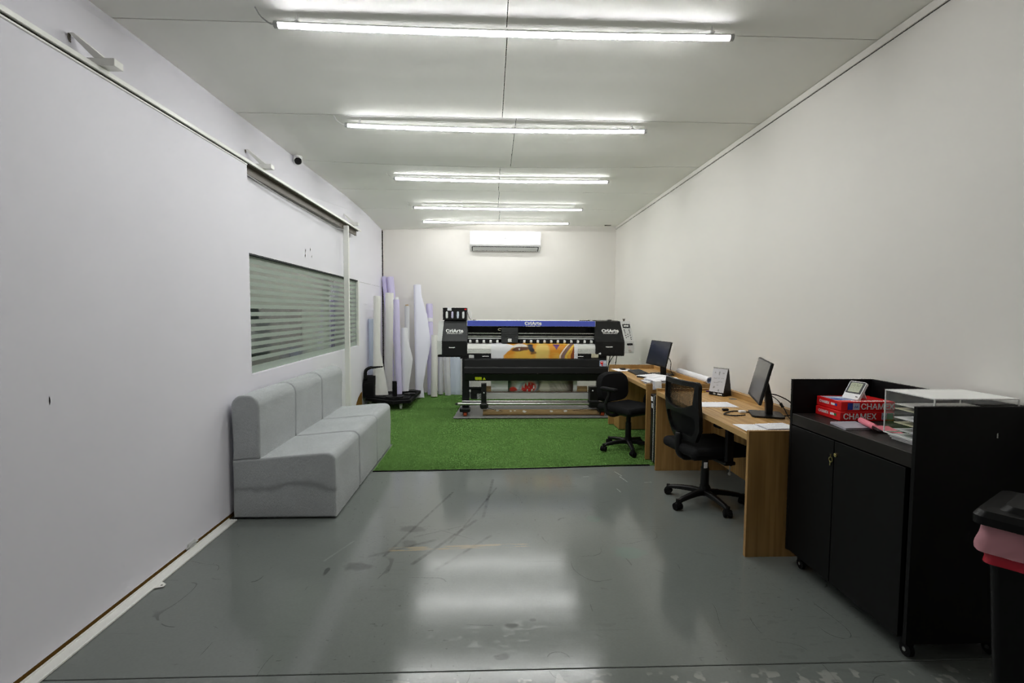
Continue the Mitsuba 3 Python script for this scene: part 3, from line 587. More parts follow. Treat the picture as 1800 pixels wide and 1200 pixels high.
for x, s in ((.09, .030), (.27, .02), (.33, .02), (.46, .034), (.83, .024), (1.02, .032)):
    a0 = np.radians(rng.uniform(95, 120)); P = []
    for k in range(7):
        t = k/6*2*np.pi; rr = s*rng.uniform(.5, 1.1); a = a0+rr*np.sin(t)/.040*.7
        P += [(x+rr*np.cos(t), 6.93+q*np.cos(a+.6), Z0+.04+q*np.sin(a+.6)) for q in (.0405, .0412)]
    put('torn_tape', hull(P), 'torn_tape', ct)

# ---------------------------------------------------------------- rolls of paper in the corner
def roll(base, top, r0, r1=None, mat='paper', turns=2.2, flare=0.0, flap=0.0, label='', core=None, n=64, a0=0.0, flapfn=None, name='paper_roll', grp=None):
    """a rolled sheet standing or leaning: spiral section, optional loose outer flap whose length follows flapfn(0..1 up)"""
    base, top = V(base, float), V(top, float); r1 = r0 if r1 is None else r1
    d = top-base; Ln = np.linalg.norm(d); d /= Ln; u = V([1.0, 0, 0]); u -= d*(u@d); u /= np.linalg.norm(u); v = np.cross(d, u)
    nv = 41
    if flapfn is not None: a0 = -np.pi/2-.86*turns*2*np.pi+.12
    def f(s, t):
        th = a0+s*turns*2*np.pi; R = (r0+(r1-r0)*t)*(.72+.28*s)*(1+.03*np.sin(5*t+3*s))
        x = R*np.cos(th); y = R*np.sin(th)
        if flapfn is not None:
            fl = flapfn(t); k = np.clip((s-.86)/.14, 0, 1)
            R1 = (r0+(r1-r0)*t); th1 = a0+.86*turns*2*np.pi
            ex = V([-math.sin(th1), math.cos(th1)])
            x = np.where(k > 0, R1*.96*np.cos(th1)+ex[0]*fl*k - math.cos(th1)*fl*.25*k*k, x); y = np.where(k > 0, R1*.96*np.sin(th1)+ex[1]*fl*k - math.sin(th1)*fl*.25*k*k, y)
        z = Ln*t
        return [base[c]+u[c]*x+v[c]*y+d[c]*z for c in range(3)]
    key = thing(name, label, 'paper roll', grp)
    put('sheet', grid(f, n, nv), mat, key, smooth=True)
    if core: put('core', pipe(base+d*.002, top+d*core, r0*.62, r0*.52, 16), 'cardboard', key, smooth=30)
    return key
GZ = .014
# the trolley first
tr = thing('trolley', 'low black wheeled trolley carrying paper rolls beside the sofa end', 'trolley')
put('platform', cat_(prof_z([(-1.86, 7.62), (-1.40, 7.30), (-1.16, 7.42), (-1.14, 8.35), (-1.25, 8.42), (-1.88, 8.42)], .105, .145), prof_z([(-1.84, 7.70), (-1.40, 7.42), (-1.20, 7.50), (-1.2, 8.3), (-1.84, 8.35)], .145, .16)), 'black_soft', tr)
put('disc', cyl((-1.42, 7.58, .145), (-1.42, 7.58, .182), .13, 28), 'black_plastic', tr, smooth=30)
for k, (x, y) in enumerate(((-1.24, 7.86), (-1.26, 8.10))): put('disc', cyl((x, y, .15), (x, y, .178+.01*k), .085, 24), 'black_plastic', tr, smooth=30)
put('upright', cyl((-1.42, 7.58, .17), (-1.42, 7.58, .40), .034, 18), 'black_soft', tr, smooth=30)
pn = put('side_panel', prof_x([(7.64, .15), (7.64, .36), (7.72, .46), (7.86, .46), (7.90, .15)], -1.90, -1.74), 'black_soft', tr)
put('handle', tube([(-1.86, 7.66, .42), (-1.862, 7.64, .50), (-1.845, 7.63, .56), (-1.79, 7.63, .595), (-1.73, 7.63, .60), (-1.60, 7.63, .612)], [.026, .026, .024, .022, .018, .009], 10), 'black_plastic', pn, smooth=True)
for x, y in ((-1.30, 7.42), (-1.22, 8.30), (-1.80, 8.36), (-1.80, 7.70)):
    put('caster', cat_(cyl((x-.014, y, GZ+.032), (x+.014, y, GZ+.032), .032, 16), bx(x-.02, x+.02, y-.022, y+.022, .06, .107)), 'grey_plastic', tr, smooth=30)
R_ = 'paper rolls standing in the corner'
TZ = .162
roll((-1.68, 8.90, GZ), (-1.885, 9.16, 2.04), .042, mat='paper_lilac', label='narrow lilac paper roll, the very tallest, leaning into the wall corner')
roll((-1.55, 8.90, GZ), (-1.775, 9.13, 2.03), .060, mat='paper_lilac', label='wide lilac paper roll leaning into the corner beside the tallest one')
roll((-1.853, 8.02, TZ), (-1.853, 8.06, 1.31), .046, .056, mat='paper_blue', turns=1.4, a0=2.6, label='short pale blue rolled sheet with a pointed top against the left wall')
roll((-1.735, 7.80, TZ), (-1.735, 7.92, 1.66), .060, .060, mat='paper_cream', label='cream white paper roll standing on the trolley closest to its handle', flapfn=lambda t: .008+.17*np.clip(1-t/.60, 0, 1)**.9)
roll((-1.63, 8.18, TZ), (-1.63, 8.34, 1.72), .070, .072, mat='paper_cream', label='cream white paper roll just right of the one nearest the trolley handle', flapfn=lambda t: .012+.07*np.clip(1-t/.8, 0, 1))
roll((-1.545, 8.36, TZ), (-1.55, 8.5, 1.66), .036, mat='paper', label='thin white paper roll squeezed between a cream roll and a lilac roll')
roll((-1.41, 7.88, TZ), (-1.475, 8.05, 1.61), .048, mat='paper_lilac', label='slim lilac paper roll standing on the trolley behind its round upright')
roll((-1.37, 8.36, TZ), (-1.375, 8.46, 1.52), .042, mat='paper_grey', core=.02, label='grey-white paper roll with a brown core showing at its top')
roll((-1.335, 8.0, .188), (-1.36, 8.12, 1.17), .064, .060, mat='paper', turns=1.6, flapfn=lambda t: np.interp(t, [0, .5, 1], [.05, .125, .015]), label='short wide white paper roll bulging on its right side')
roll((-1.19, 8.40, GZ), (-1.285, 8.95, 1.88), .050, .058, mat='paper_blue_white', turns=1.8, n=96, flapfn=lambda t: np.interp(t, [0, .1, .25, .47, .72, .9, 1], [.10, .08, .13, .22, .17, .08, .07]), label='tall half-unrolled white paper sheet standing alone, its edge bulging out')
roll((-1.02, 8.72, GZ), (-1.08, 9.02, 1.56), .060, mat='paper_lilac', label='lilac paper roll with a white band beside the half-unrolled sheet')
put('paper_band', cyl((-1.0675, 8.957, 1.25), (-1.0690, 8.967, 1.31), .0615, 24), 'paper', 'paper_roll_010', smooth=30)
roll((-.945, 8.52, GZ), (-.955, 8.70, 1.03), .057, mat='paper_cream', label='short plain white paper roll left of the printer end')
roll((-.86, 8.76, GZ), (-.88, 8.93, 1.02), .045, mat='paper_grey', label='narrow short grey-white paper roll closest to the printer')
for k, (x0, x1, y, zt_, tl, mt, lb) in enumerate(((-.80, -.70, 8.66, .79, .05, 'paper_grey', 'folded white sheet leaning behind the left end of the printer, leftmost'), (-.70, -.50, 8.74, .80, .02, 'paper_blue', 'wide pale sheet leaning behind the left leg of the printer'), (-.52, -.36, 8.70, .78, .0, 'paper_grey', 'narrow pale sheet partly hidden by the left leg of the printer'))):
    def f(u, v): return x0+(x1-x0)*u+tl*(.5-v), y+.16*v+.012*np.cos(u*5+v), GZ+zt_*v
    m = grid(f, 9, 9); m2 = m.copy(); m2.vertices = m2.vertices+V([0, .004, 0]); m.invert()
    put('leaning_sheet', cat_(m, m2), mt, smooth=True, label=lb, cat='paper sheet')

# ---------------------------------------------------------------- desks
def desk(y0, y1, base, lab):
    d = thing('desk', lab, 'desk'); T = .026
    X0, X1 = 1.497, 2.06
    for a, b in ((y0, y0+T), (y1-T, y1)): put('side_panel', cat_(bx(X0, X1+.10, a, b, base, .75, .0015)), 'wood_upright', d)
    put('desktop', bx(X0+.004, X1, y0+T, y1-T, .690, .727, .0015), 'wood_flat_sheen', d)
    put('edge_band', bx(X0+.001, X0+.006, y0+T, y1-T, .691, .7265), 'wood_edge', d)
    put('back_rail', bx(X1, X1+.02, y0+T, y1-T, .70, .768, .0015), 'wood_flat_sheen', d)
    put('cable_ledge', bx(X1+.02, X1+.115, y0+T, y1-T, .725, .745), 'wood_flat_sheen', d)
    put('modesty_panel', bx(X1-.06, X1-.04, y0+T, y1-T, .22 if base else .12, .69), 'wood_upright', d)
    return d
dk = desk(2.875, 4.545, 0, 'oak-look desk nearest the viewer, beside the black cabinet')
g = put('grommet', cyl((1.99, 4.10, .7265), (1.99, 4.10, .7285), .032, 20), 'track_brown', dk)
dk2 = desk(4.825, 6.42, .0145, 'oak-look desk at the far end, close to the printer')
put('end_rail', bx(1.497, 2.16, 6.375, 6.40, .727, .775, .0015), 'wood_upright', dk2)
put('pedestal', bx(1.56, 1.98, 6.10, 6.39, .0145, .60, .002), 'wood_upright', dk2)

# computer tower between the desks
tw = thing('computer_tower', 'tall black computer case standing in the gap between the two desks', 'computer')
put('case', bx(1.545, 1.97, 4.60, 4.785, .03, .665, .004), 'black_metal', tw)
put('bezel', bx(1.525, 1.545, 4.60, 4.785, .03, .665, .006), 'black_plastic', tw)
put('trim', cat_(bx(1.5215, 1.526, 4.605, 4.62, .04, .655), bx(1.5215, 1.526, 4.68, 4.69, .04, .655)), 'grey_plastic', tw)
put('sticker', bx(1.522, 1.5255, 4.72, 4.77, .60, .64), 'paper', tw); put('sticker', bx(1.522, 1.5255, 4.715, 4.75, .535, .58), 'paper_grey', tw)
for x in (1.56, 1.93):
    for y in (4.62, 4.765): put('foot', cyl((x, y, .0005 if y < 4.7 else .0145), (x, y, .032), .016, 10), 'black_plastic', tw)

# ---------------------------------------------------------------- chairs
def placer(o, a): 
    c, s = math.cos(a), math.sin(a); Mt = mat4(o, (c, s, 0), (-s, c, 0), (0, 0, 1))
    def f(m): 
        m = trimesh.Trimesh(m.vertices.copy(), m.faces, process=False); m.apply_transform(Mt); return m
    return f
def swivel(key, P, a0, z0, seat, legr=.285):
    """the five-legged base with casters and the gas column, in the chair's own axes"""
    put('hub', P(cat_(cyl((0, 0, .065), (0, 0, .135), .042, 20, .034))), 'black_plastic', key, smooth=30)
    put('column', P(cat_(cyl((0, 0, .12), (0, 0, seat*.62), .030, 18), cyl((0, 0, seat*.6), (0, 0, seat-.06), .024, 16))), 'black_plastic', key, smooth=30)
    for k in range(5):
        a = a0+k*2*np.pi/5; c, s = math.cos(a), math.sin(a); R = lambda m: rotz(m, a)
        pts = [(0.02, .108), (.10, .106), (.18, .097), (.25, .084), (legr, .072)]
        segs = []
        for (r0, zz0), (r1, zz1) in zip(pts[:-1], pts[1:]):
            w0, w1 = .026-.030*r0, .026-.030*r1; h0, h1 = .040-.05*r0, .040-.05*r1
            segs.append(hull([(r, y*w*q, z+dz) for r, z, w, h in ((r0, zz0, w0, h0), (r1, zz1, w1, h1)) for y in (-1, 1) for dz, q in ((0, .55), (-.008, 1), (-h, .9))]))
        lg = put('leg', P(R(cat_(segs, cyl((legr, 0, .045), (legr, 0, .078), .014, 12)))), 'black_plastic', key, smooth=35)
        cr = [cyl((legr, y-.010, .027), (legr, y+.010, .027), .0265, 18) for y in (-.017, .017)] + [hull([(legr+.0305*math.cos(q), y, .030+.0305*math.sin(q)) for q in np.radians([-10, 30, 60, 90, 120, 150, 180]) for y in (-.007, .007)])]
        m = cat_(cr); m = rotz(m, .7+k*1.3, (legr, 0, 0)); put('caster', P(R(m)), 'black_soft', lg, smooth=30)
# near chair: mesh back
C = thing('office_chair', 'black office chair with a see-through mesh back at the nearest desk', 'chair')
P = placer((1.615, 3.735, 0), .17)
swivel(C, P, math.radians(-10-9.7+2), 0, .44)
put('seat', P(cat_(rbx(-.235, .235, -.235, .235, .395, .475, .038), hull([(x, y, z) for x, y, z in ((-.2, -.2, .40), (.2, -.2, .40), (-.2, .2, .40), (.2, .2, .40), (-.12, -.12, .375), (.12, -.12, .375), (-.12, .12, .375), (.12, .12, .375))]))), 'chair_fabric', C, smooth=35)
mech = put('mechanism', P(cat_(bx(-.14, .12, -.07, .07, .345, .38, .01), cyl((0, .05, .36), (0.05, -.24, .355), .007, 8))), 'black_plastic', C)
put('tag', P(cat_(bx(-.16, -.135, -.236, -.232, .345, .385))), 'paper', C); put('cord', P(cat_(tube([(.06, -.2, .38), (.065, -.205, .33), (.06, -.21, .30)], .004, 6), ball((.06, -.21, .285), .012, 1))), 'grey_plastic', C)
W2, Zb, Zt = .225, .50, .945
def outline(): 
    q = Polygon([(-.150, Zb), (.150, Zb), (.215, .60), (.232, .70), (.226, Zt), (-.226, Zt), (-.232, .70), (-.215, .60)])
    return q.buffer(-.03).buffer(.03, quad_segs=6)
def bend(m, dx=0.0):
    """from (y, z, thickness) to the curved, leaning back"""
    m = m.copy(); y, z, t = m.vertices.T
    x = -.205 - .055*(z-Zb)/(Zt-Zb) - .05*np.sin((z-Zb)/(Zt-Zb)*np.pi)*.5 + .9*y*y*1.0 + dx + t
    m.vertices = np.column_stack([x, y, z]); m.invert(); return m
def fine(poly, h, size=.03):
    m = extr(poly, h); return m.subdivide_to_size(size) if len(m.faces) < 4000 else m
o_ = outline(); win1 = Polygon([(-.185, .785), (-.10, .748), (0, .736), (.10, .748), (.185, .785), (.196, Zt-.035), (-.196, Zt-.035)]).buffer(-.012).buffer(.012, quad_segs=4)
win2 = Polygon([(-.135, .545), (.135, .545), (.185, .61), (.192, .69), (.09, .705), (-.09, .705), (-.192, .69), (-.185, .61)]).buffer(-.03).buffer(.03, quad_segs=4)
bk = put('backrest', P(bend(fine(o_.difference(win1).difference(win2), .028))), 'black_plastic', C, smooth=30)
strands = [sbox(y-.0008, .70, y+.0008, Zt-.02) for y in np.arange(-.20, .201, .0058)]
hz = [sbox(-.205, z-.0008, .205, z+.0008) for z in np.arange(.74, Zt-.02, .0058)]
ms = cat_([bend(fine(s.intersection(win1.buffer(.006)), .0015, .06), .012) for s in strands if s.intersects(win1)], [bend(fine(s.intersection(win1.buffer(.006)), .0015, .06), .0135) for s in hz if s.intersects(win1)])
put('mesh_fabric', P(ms), 'black_soft', bk, kind='stuff', label='fine black mesh')
put('back_bracket', P(cat_(tube([(-.10, 0, .36), (-.18, 0, .365), (-.225, 0, .42), (-.225, 0, .55)], .024, 10))), 'black_plastic', C, smooth=True)
put('dark_hole_fill', P(bend(fine(rrect(-.165, .165, .530, .712, .05), .012), .024)), 'black_soft', bk, smooth=30)  # added dark panel filling the lower opening, for the darkness under the desk
for s in (-1, 1):
    ar = put('armrest', P(cat_(bx(-.02, .045, s*.265-.014, s*.265+.014, .385, .64, .01), bx(-.03, .06, min(s*.10, s*.28), max(s*.10, s*.28), .365, .39, .006))), 'black_plastic', C)
    put('arm_pad', P(rbx(-.10, .12, s*.265-.036, s*.265+.036, .635, .665, .014)), 'black_soft', ar, smooth=35)
# far chair: round upholstered back
C = thing('office_chair', 'black upholstered office chair with a rounded solid back, on the green carpet', 'chair')
P0 = placer((1.425, 5.19, GZ), math.radians(-58)); P = P0
swivel(C, P, math.radians(193+58), 0, .46, .275)
put('seat', P(cat_(rbx(-.23, .23, -.235, .235, .405, .475, .033))), 'chair_fabric', C, smooth=35)
put('seat_shell', P(hull([(x*q, y*q, z) for q, z in ((1, .412), (.8, .385)) for x, y in ((-.215, -.18), (-.18, -.22), (.18, -.22), (.215, -.18), (.215, .18), (.18, .22), (-.18, .22), (-.215, .18))])), 'black_plastic', C)
bp = []
for (y, z, t) in [(yy, zz, tt) for tt, sc in ((0, 1), (.05, .9), (-.02, .88)) for yy, zz in zip(.222*sc*np.sign(np.cos(np.linspace(0, 2*np.pi, 28)))*np.abs(np.cos(np.linspace(0, 2*np.pi, 28)))**.6, .628+.160*sc*np.sign(np.sin(np.linspace(0, 2*np.pi, 28)))*np.abs(np.sin(np.linspace(0, 2*np.pi, 28)))**.6)]:
    bp.append((-.235-.08*(z-.5)+t, y, z))
put('backrest', P(hull(bp)), 'chair_fabric', C, smooth=30)
put('back_bracket', P(tube([(-.08, 0, .38), (-.22, 0, .385), (-.285, 0, .44), (-.285, 0, .60)], .022, 10)), 'black_plastic', C, smooth=True)
for s in (-1, 1):
    ar = put('armrest', P(tube([(.02, s*.16, .39), (.0, s*.24, .385), (-.03, s*.285, .42), (-.04, s*.292, .50), (.0, s*.29, .58), (.0, s*.287, .64)], [.016, .018, .02, .018, .016, .02], 10)), 'black_plastic', C, smooth=True)
    put('arm_pad', P(rbx(-.105, .105, s*.287-.03, s*.287+.03, .632, .670, .018)), 'black_soft', ar, smooth=35)

# ---------------------------------------------------------------- things on the desks
DZ = .7275
def quad_sheet(pts, z, mat, label, cat='paper', th=.0012, lift=None, name='paper_sheet', group=None, smooth=True):
    a, b, c, d = [V(q, float) for q in pts]; lift = lift or (lambda u, v: 0*u)
    def f(u, v):
        p = [(a[k]*(1-u)+b[k]*u)*(1-v)+(d[k]*(1-u)+c[k]*u)*v for k in (0, 1)]; return p[0], p[1], z+th+lift(u, v)
    t = grid(f, 9, 9); lo = t.copy(); lo.vertices = lo.vertices-V([0, 0, th]); lo.invert()
    if np.mean(t.face_normals[:, 2]) < 0: t.invert(); lo.invert()
    idx = np.arange(81).reshape(9, 9); rim = np.concatenate([idx[:, 0], idx[-1, 1:], idx[-2::-1, -1], idx[0, -2:0:-1]]); r2 = np.roll(rim, -1)
    side = trimesh.Trimesh(np.vstack([t.vertices, lo.vertices]), np.vstack([np.stack([rim, r2, r2+81], 1), np.stack([rim, r2+81, rim+81], 1)]), process=False)
    return put(name, cat_(t, lo, side), mat, label=label, cat=cat, group=group, smooth=20)
quad_sheet([(1.595, 3.955), (1.875, 3.955), (1.862, 3.735), (1.592, 3.742)], DZ, 'printed_page', 'white printed sheet lying on the middle of the nearest desk, by the mesh-back chair')
quad_sheet([(1.60, 3.86), (1.78, 3.90), (1.80, 3.75), (1.61, 3.74)], DZ+.0015, 'paper', 'second white sheet lying on the printed sheet in the middle of the nearest desk')
quad_sheet([(1.535, 3.158), (1.83, 3.14), (1.845, 2.945), (1.515, 2.91)], DZ, 'printed_page', 'white printed sheet at the near end of the nearest desk, curling over its front edge', lift=lambda u, v: .006*v*(1-u))
quad_sheet([(1.665, 3.13), (1.86, 3.16), (1.88, 3.00), (1.67, 2.985)], DZ+.0075, 'printed_page', 'smaller printed sheet on top of the curling sheet at the near end')
# tent calendar
def tent(o, a, w, h, d, parent):
    P = placer(o, a); return P
cal = thing('desk_calendar', 'standing desk calendar with a white page and black stand', 'calendar')
P = placer((1.972, 4.30, DZ), math.radians(-150))       # own x = where the page faces, y across
put('stand', P(cat_(hull([(x, y, z) for y in (-.072, .072) for x, z in ((.05, .0), (.05, .028), (-.055, .0), (-.055, .012), (-.004, .232), (-.012, .232))]))), 'black_plastic', cal)
put('page', P(hull([(x, y, z) for y in (-.070, .070) for x, z in ((.054, .030), (.051, .030), (.0005, .227), (-.0015, .227))])), 'paper_grey', cal)
put('binding', P(cyl((-.004, -.072, .233), (-.004, .072, .233), .006, 10)), 'grey_plastic', cal)
nrm = V([.18, 0, .05])/np.linalg.norm([.18, 0, .05])
def onpage(y, t): return V([.0545-.0535*t, y, .030+.197*t])+nrm*.0006
for y, t, w, h in ((.04, .82, .018, .008), (0, .80, .012, .028), (-.04, .82, .012, .008), (.04, .60, .03, .004), (0, .60, .02, .004), (-.03, .58, .03, .004), (.02, .45, .05, .004), (-.02, .40, .05, .004), (-.03, .2, .016, .014), (.02, .08, .012, .016), (.0, .30, .02, .004)):
    put('print', P(hull([onpage(y+dy, t+dt)+nrm*e for dy in (-w/2, w/2) for dt in (-h/.36, h/.36) for e in (0, .0004)])), 'grey_ink', cal)
put('base_print', P(cat_(bx(.0501, .051, .01, .055, .008, .020))), 'white_ink', cal); put('base_print', P(cat_(bx(.0501, .051, -.03, -.005, .008, .022))), 'grey_plastic', cal)
pen = thing('pen', 'pale yellow pen with a purple cap at the far end of the nearest desk', 'pen')
put('barrel', cyl((1.80, 4.43, DZ+.005), (1.925, 4.468, DZ+.005), .005, 10), 'yellow_pen', pen, smooth=30); put('cap', cyl((1.92, 4.4665, DZ+.006), (1.965, 4.480, DZ+.006), .006, 10), 'purple', pen, smooth=30)
def monitor(lab, o, yaw, tilt, w, h, scr, zc_):
    """own x = where the screen faces"""
    k = thing('monitor', lab, 'monitor'); P = placer(o, yaw)
    Rt = trimesh.transformations.rotation_matrix(-tilt, (0, 1, 0), (0, 0, zc_))
    def Q(m): m = m.copy(); m.apply_transform(Rt); return P(m)
    put('housing', Q(cat_(bx(-.012, .006, -w/2, w/2, zc_-h/2, zc_+h/2, .004), bx(-.035, -.012, -w*.28, w*.28, zc_-h*.42, zc_+h*.15, .012))), 'black_plastic', k)
    put('screen', Q(bx(.005, .0075, -w/2+.008, w/2-.008, zc_-h/2+.016, zc_+h/2-.008, .001)), scr, k)
    put('neck', P(hull([(x, y, z) for x0, x1, y, z in ((-.085, -.045, .028, .012), (-.085, -.045, .028, .10), (-.055, -.030, .032, zc_-.02)) for x in (x0, x1) for y in (-y, y)])), 'black_plastic', k)
    put('base', P(cat_(prof_z(rrect(-.15, .055, -.115, .115, .03), .0, .012))), 'black_metal', k)
    return k
monitor('flat monitor tilted back on the nearest desk, screen off and grey', (1.862, 3.455, DZ), math.pi-.345, .24, .50, .285, 'screen_grey', .245)
monitor('dark monitor tilted back on the far desk, near the printer', (1.905, 5.735, DZ), math.pi+.165, .25, .46, .285, 'screen_dark', .245)
mc = thing('monitor_cable', 'black looping cable behind the grey monitor on the nearest desk', 'cable')
put('cord', tube([(1.895, 3.39, .885), (1.95, 3.38, .875), (2.01, 3.34, .84), (2.035, 3.32, .79), (2.01, 3.34, .745), (1.95, 3.40, .735), (1.85, 3.50, .733), (1.74, 3.56, .733), (1.62, 3.46, .733), (1.66, 3.40, .733), (1.75, 3.42, .733)], .0042, 6), 'black_plastic', mc, smooth=True)
put('plug', rbx(1.672, 1.715, 3.585, 3.612, .7285, .744, .006), 'black_plastic', mc); put('adapter', rbx(1.755, 1.80, 3.50, 3.535, .7285, .745, .005), 'white_plastic', mc)
mc = thing('power_cord', 'thin black cord with a knot-like ferrite behind the grey monitor', 'cable')
put('cord', tube([(1.90, 3.39, .88), (1.94, 3.36, .845), (1.965, 3.33, .80), (1.975, 3.30, .76), (1.985, 3.27, .733), (2.02, 3.18, .733), (2.04, 3.09, .733), (2.03, 3.05, .733)], .003, 6), 'black_plastic', mc, smooth=True)
put('ferrite', cyl((1.952, 3.347, .828), (1.962, 3.332, .802), .009, 12), 'black_plastic', mc, smooth=30)
mc = thing('monitor_cable', 'short black cable hanging behind the dark monitor on the far desk', 'cable')
put('cord', tube([(1.96, 5.73, .93), (2.0, 5.66, .92), (2.01, 5.62, .87), (2.0, 5.60, .80), (2.03, 5.58, .735)], .004, 6), 'black_plastic', mc, smooth=True)
kb = thing('keyboard', 'black keyboard on the far desk', 'keyboard')
P = placer((1.712, 5.85, DZ), math.pi-.03)
put('body', P(hull([(x, y, z) for y in (-.225, .225) for x, z in ((.072, 0), (.072, .012), (-.072, .0), (-.072, .026))])), 'black_plastic', kb)
for r in range(6):
    for c in range(19):
        if c in (14,): continue
        x = .058-.0225*r; zz = .012+(.072-x)/.144*.014
        put('key', P(bx(x-.009, x+.009, -.212+c*.0228-.0095, -.212+c*.0228+.0095, zz-.003, zz+.004, .0015)), 'dark_grey', kb)
ms_ = thing('mouse', 'black computer mouse on the front edge side of the far desk', 'mouse')
P = placer((1.645, 5.50, DZ), math.pi+.2)
m = ball((0, 0, 0), 1, 3); m.vertices[:, 2] = np.maximum(m.vertices[:, 2], -.02); m.apply_scale((.055, .032, .034)); m.apply_translation((0, 0, .0008))
put('shell', P(m), 'black_plastic', ms_, smooth=True); put('wheel', P(cyl((.028, -.004, .027), (.028, .004, .027), .007, 10)), 'dark_grey', ms_)
put('cord', P(tube([(.05, 0, .006), (.0, .09, .003), (-.08, .14, .003), (-.16, .10, .003), (-.24, .16, .003)], .002, 6)), 'black_plastic', ms_)
quad_sheet([(1.505, 6.34), (1.73, 6.34), (1.76, 6.10), (1.53, 6.07)], DZ, 'paper', 'blank white sheet at the far end of the far desk')
ct_ = thing('calculator', 'small dark gadget on the blank sheet at the end of the far desk', 'gadget'); put('body', rbx(1.60, 1.66, 6.20, 6.29, DZ+.002, DZ+.018, .005), 'black_plastic', ct_); put('strap', tube([(1.66, 6.25, DZ+.006), (1.72, 6.22, DZ+.006), (1.75, 6.27, DZ+.006)], .003, 6), 'black_plastic', ct_)
# loose stack at the near end of the far desk
stk = thing('paper_stack', 'messy stack of papers on the near end of the far desk', 'paper stack')
for k in range(13):
    a = rng.uniform(-.16, .16); P = placer((1.70+rng.uniform(-.03, .03), 4.985+rng.uniform(-.03, .03), DZ+.0003+.0042*k), a)
    put('sheet', P(bx(-.15, .15, -.105, .105, 0, .0038)), ['paper', 'paper_grey', 'paper_cream', 'paper'][k % 4], stk)
quad_sheet([(1.50, 5.22), (1.73, 5.36), (1.85, 5.16), (1.60, 5.02)], DZ+.056, 'printed_page', 'wide white printed sheet lying skewed on the messy stack')
quad_sheet([(1.74, 5.60), (1.93, 5.62), (1.95, 5.36), (1.76, 5.34)], DZ, 'paper', 'white sheet between the messy stack and the foot of the dark monitor')
hg = thing('hanging_papers', 'white papers drooping over the end panel of the far desk above the computer', 'papers')
for k in range(4):
    y0 = 4.815-.006*k
    def f(u, v, k=k, y0=y0):
        t = v; y = np.where(t < .5, 4.90-(4.90-y0)*t*2, y0-.012*np.sin((t-.5)*3)); z = np.where(t < .5, .7835-.004*k*0-.0*t+.0012*k*-1, .782-.0012*k-(t-.5)*(.17-.012*k)); return 1.548+.062*u+.006*k, y, z
    put('sheet', grid(f, 5, 21), ['paper', 'paper_grey', 'paper', 'paper_cream'][k], hg, smooth=20)
rl = thing('paper_roll', 'white paper roll lying on the ledge behind the two desks against the right wall', 'paper roll')
put('sheet', pipe((2.122, 4.852, .7785), (2.122, 5.66, .7785), .033, .030, 28), 'paper', rl, smooth=30)
put('inner_turn', pipe((2.122, 4.854, .7785), (2.122, 5.658, .7785), .026, .024, 24), 'paper_blue', rl, smooth=30)

# ---------------------------------------------------------------- black cabinet
CX0, CX1, CY0, CY1, CB, CT, CW = 1.70, 2.172, 1.953, 2.815, .08, 1.062, .87
cb = thing('cabinet', 'black wheeled cabinet with two doors and a raised rim around its worktop', 'cabinet')
put('side_panel', bx(CX0, CX1, CY0, CY0+.019, CB, CT, .001), 'black_board', cb); put('side_panel', bx(CX0, CX1, CY1-.019, CY1, CB, CT, .001), 'black_board', cb)
put('back_panel', bx(CX1-.018, CX1, CY0+.019, CY1-.019, CB, CT, .001), 'black_board', cb)
put('worktop', bx(CX0+.002, CX1-.018, CY0+.019, CY1-.019, CW-.062, CW, .0015), 'black_top', cb)
put('bottom', bx(CX0+.02, CX1-.018, CY0+.019, CY1-.019, CB+.005, CB+.025), 'black_board', cb)
put('divider', bx(CX0+.022, CX1-.018, 2.425, 2.443, CB+.025, CW-.062), 'black_board', cb)
dA = put('door', bx(CX0, CX0+.019, 2.437, CY1-.0215, CB+.006, CW-.068, .001), 'black_board', cb)
dB = put('door', bx(CX0, CX0+.019, CY0+.045, 2.431, CB+.006, CW-.068, .001), 'black_board', cb)
put('lock', cat_(cyl((CX0-.006, 2.418, .737), (CX0+.002, 2.418, .737), .010, 14), cyl((CX0-.009, 2.418, .737), (CX0-.006, 2.418, .737), .005, 10)), 'brass', dB, smooth=30)
ky = put('keys', cat_(bx(CX0-.008, CX0-.003, 2.447, 2.449, .718, .735), pipe((CX0-.006, 2.449, .706), (CX0-.002, 2.449, .706), .014, .011, 14), bx(CX0-.005, CX0-.002, 2.451, 2.457, .675, .700)), 'brass', dA, label='small brass keys')
for x in (CX0+.05, CX1-.06):
    for y in (CY0+.05, CY1-.08):
        k_ = put('caster', cat_(cyl((x-.010, y, .029), (x+.010, y, .029), .029, 16), bx(x-.016, x+.016, y-.016, y+.016, .05, CB)), 'black_soft', cb, smooth=30)
        put('axle_cap', cyl((x-.014, y, .029), (x-.0101, y, .029), .009, 10), 'chrome', k_)
put('scratch', cat_(bx(2.035, 2.040, CY0-.0006, CY0+.0005, .935, .955)), 'grey_plastic', cb)

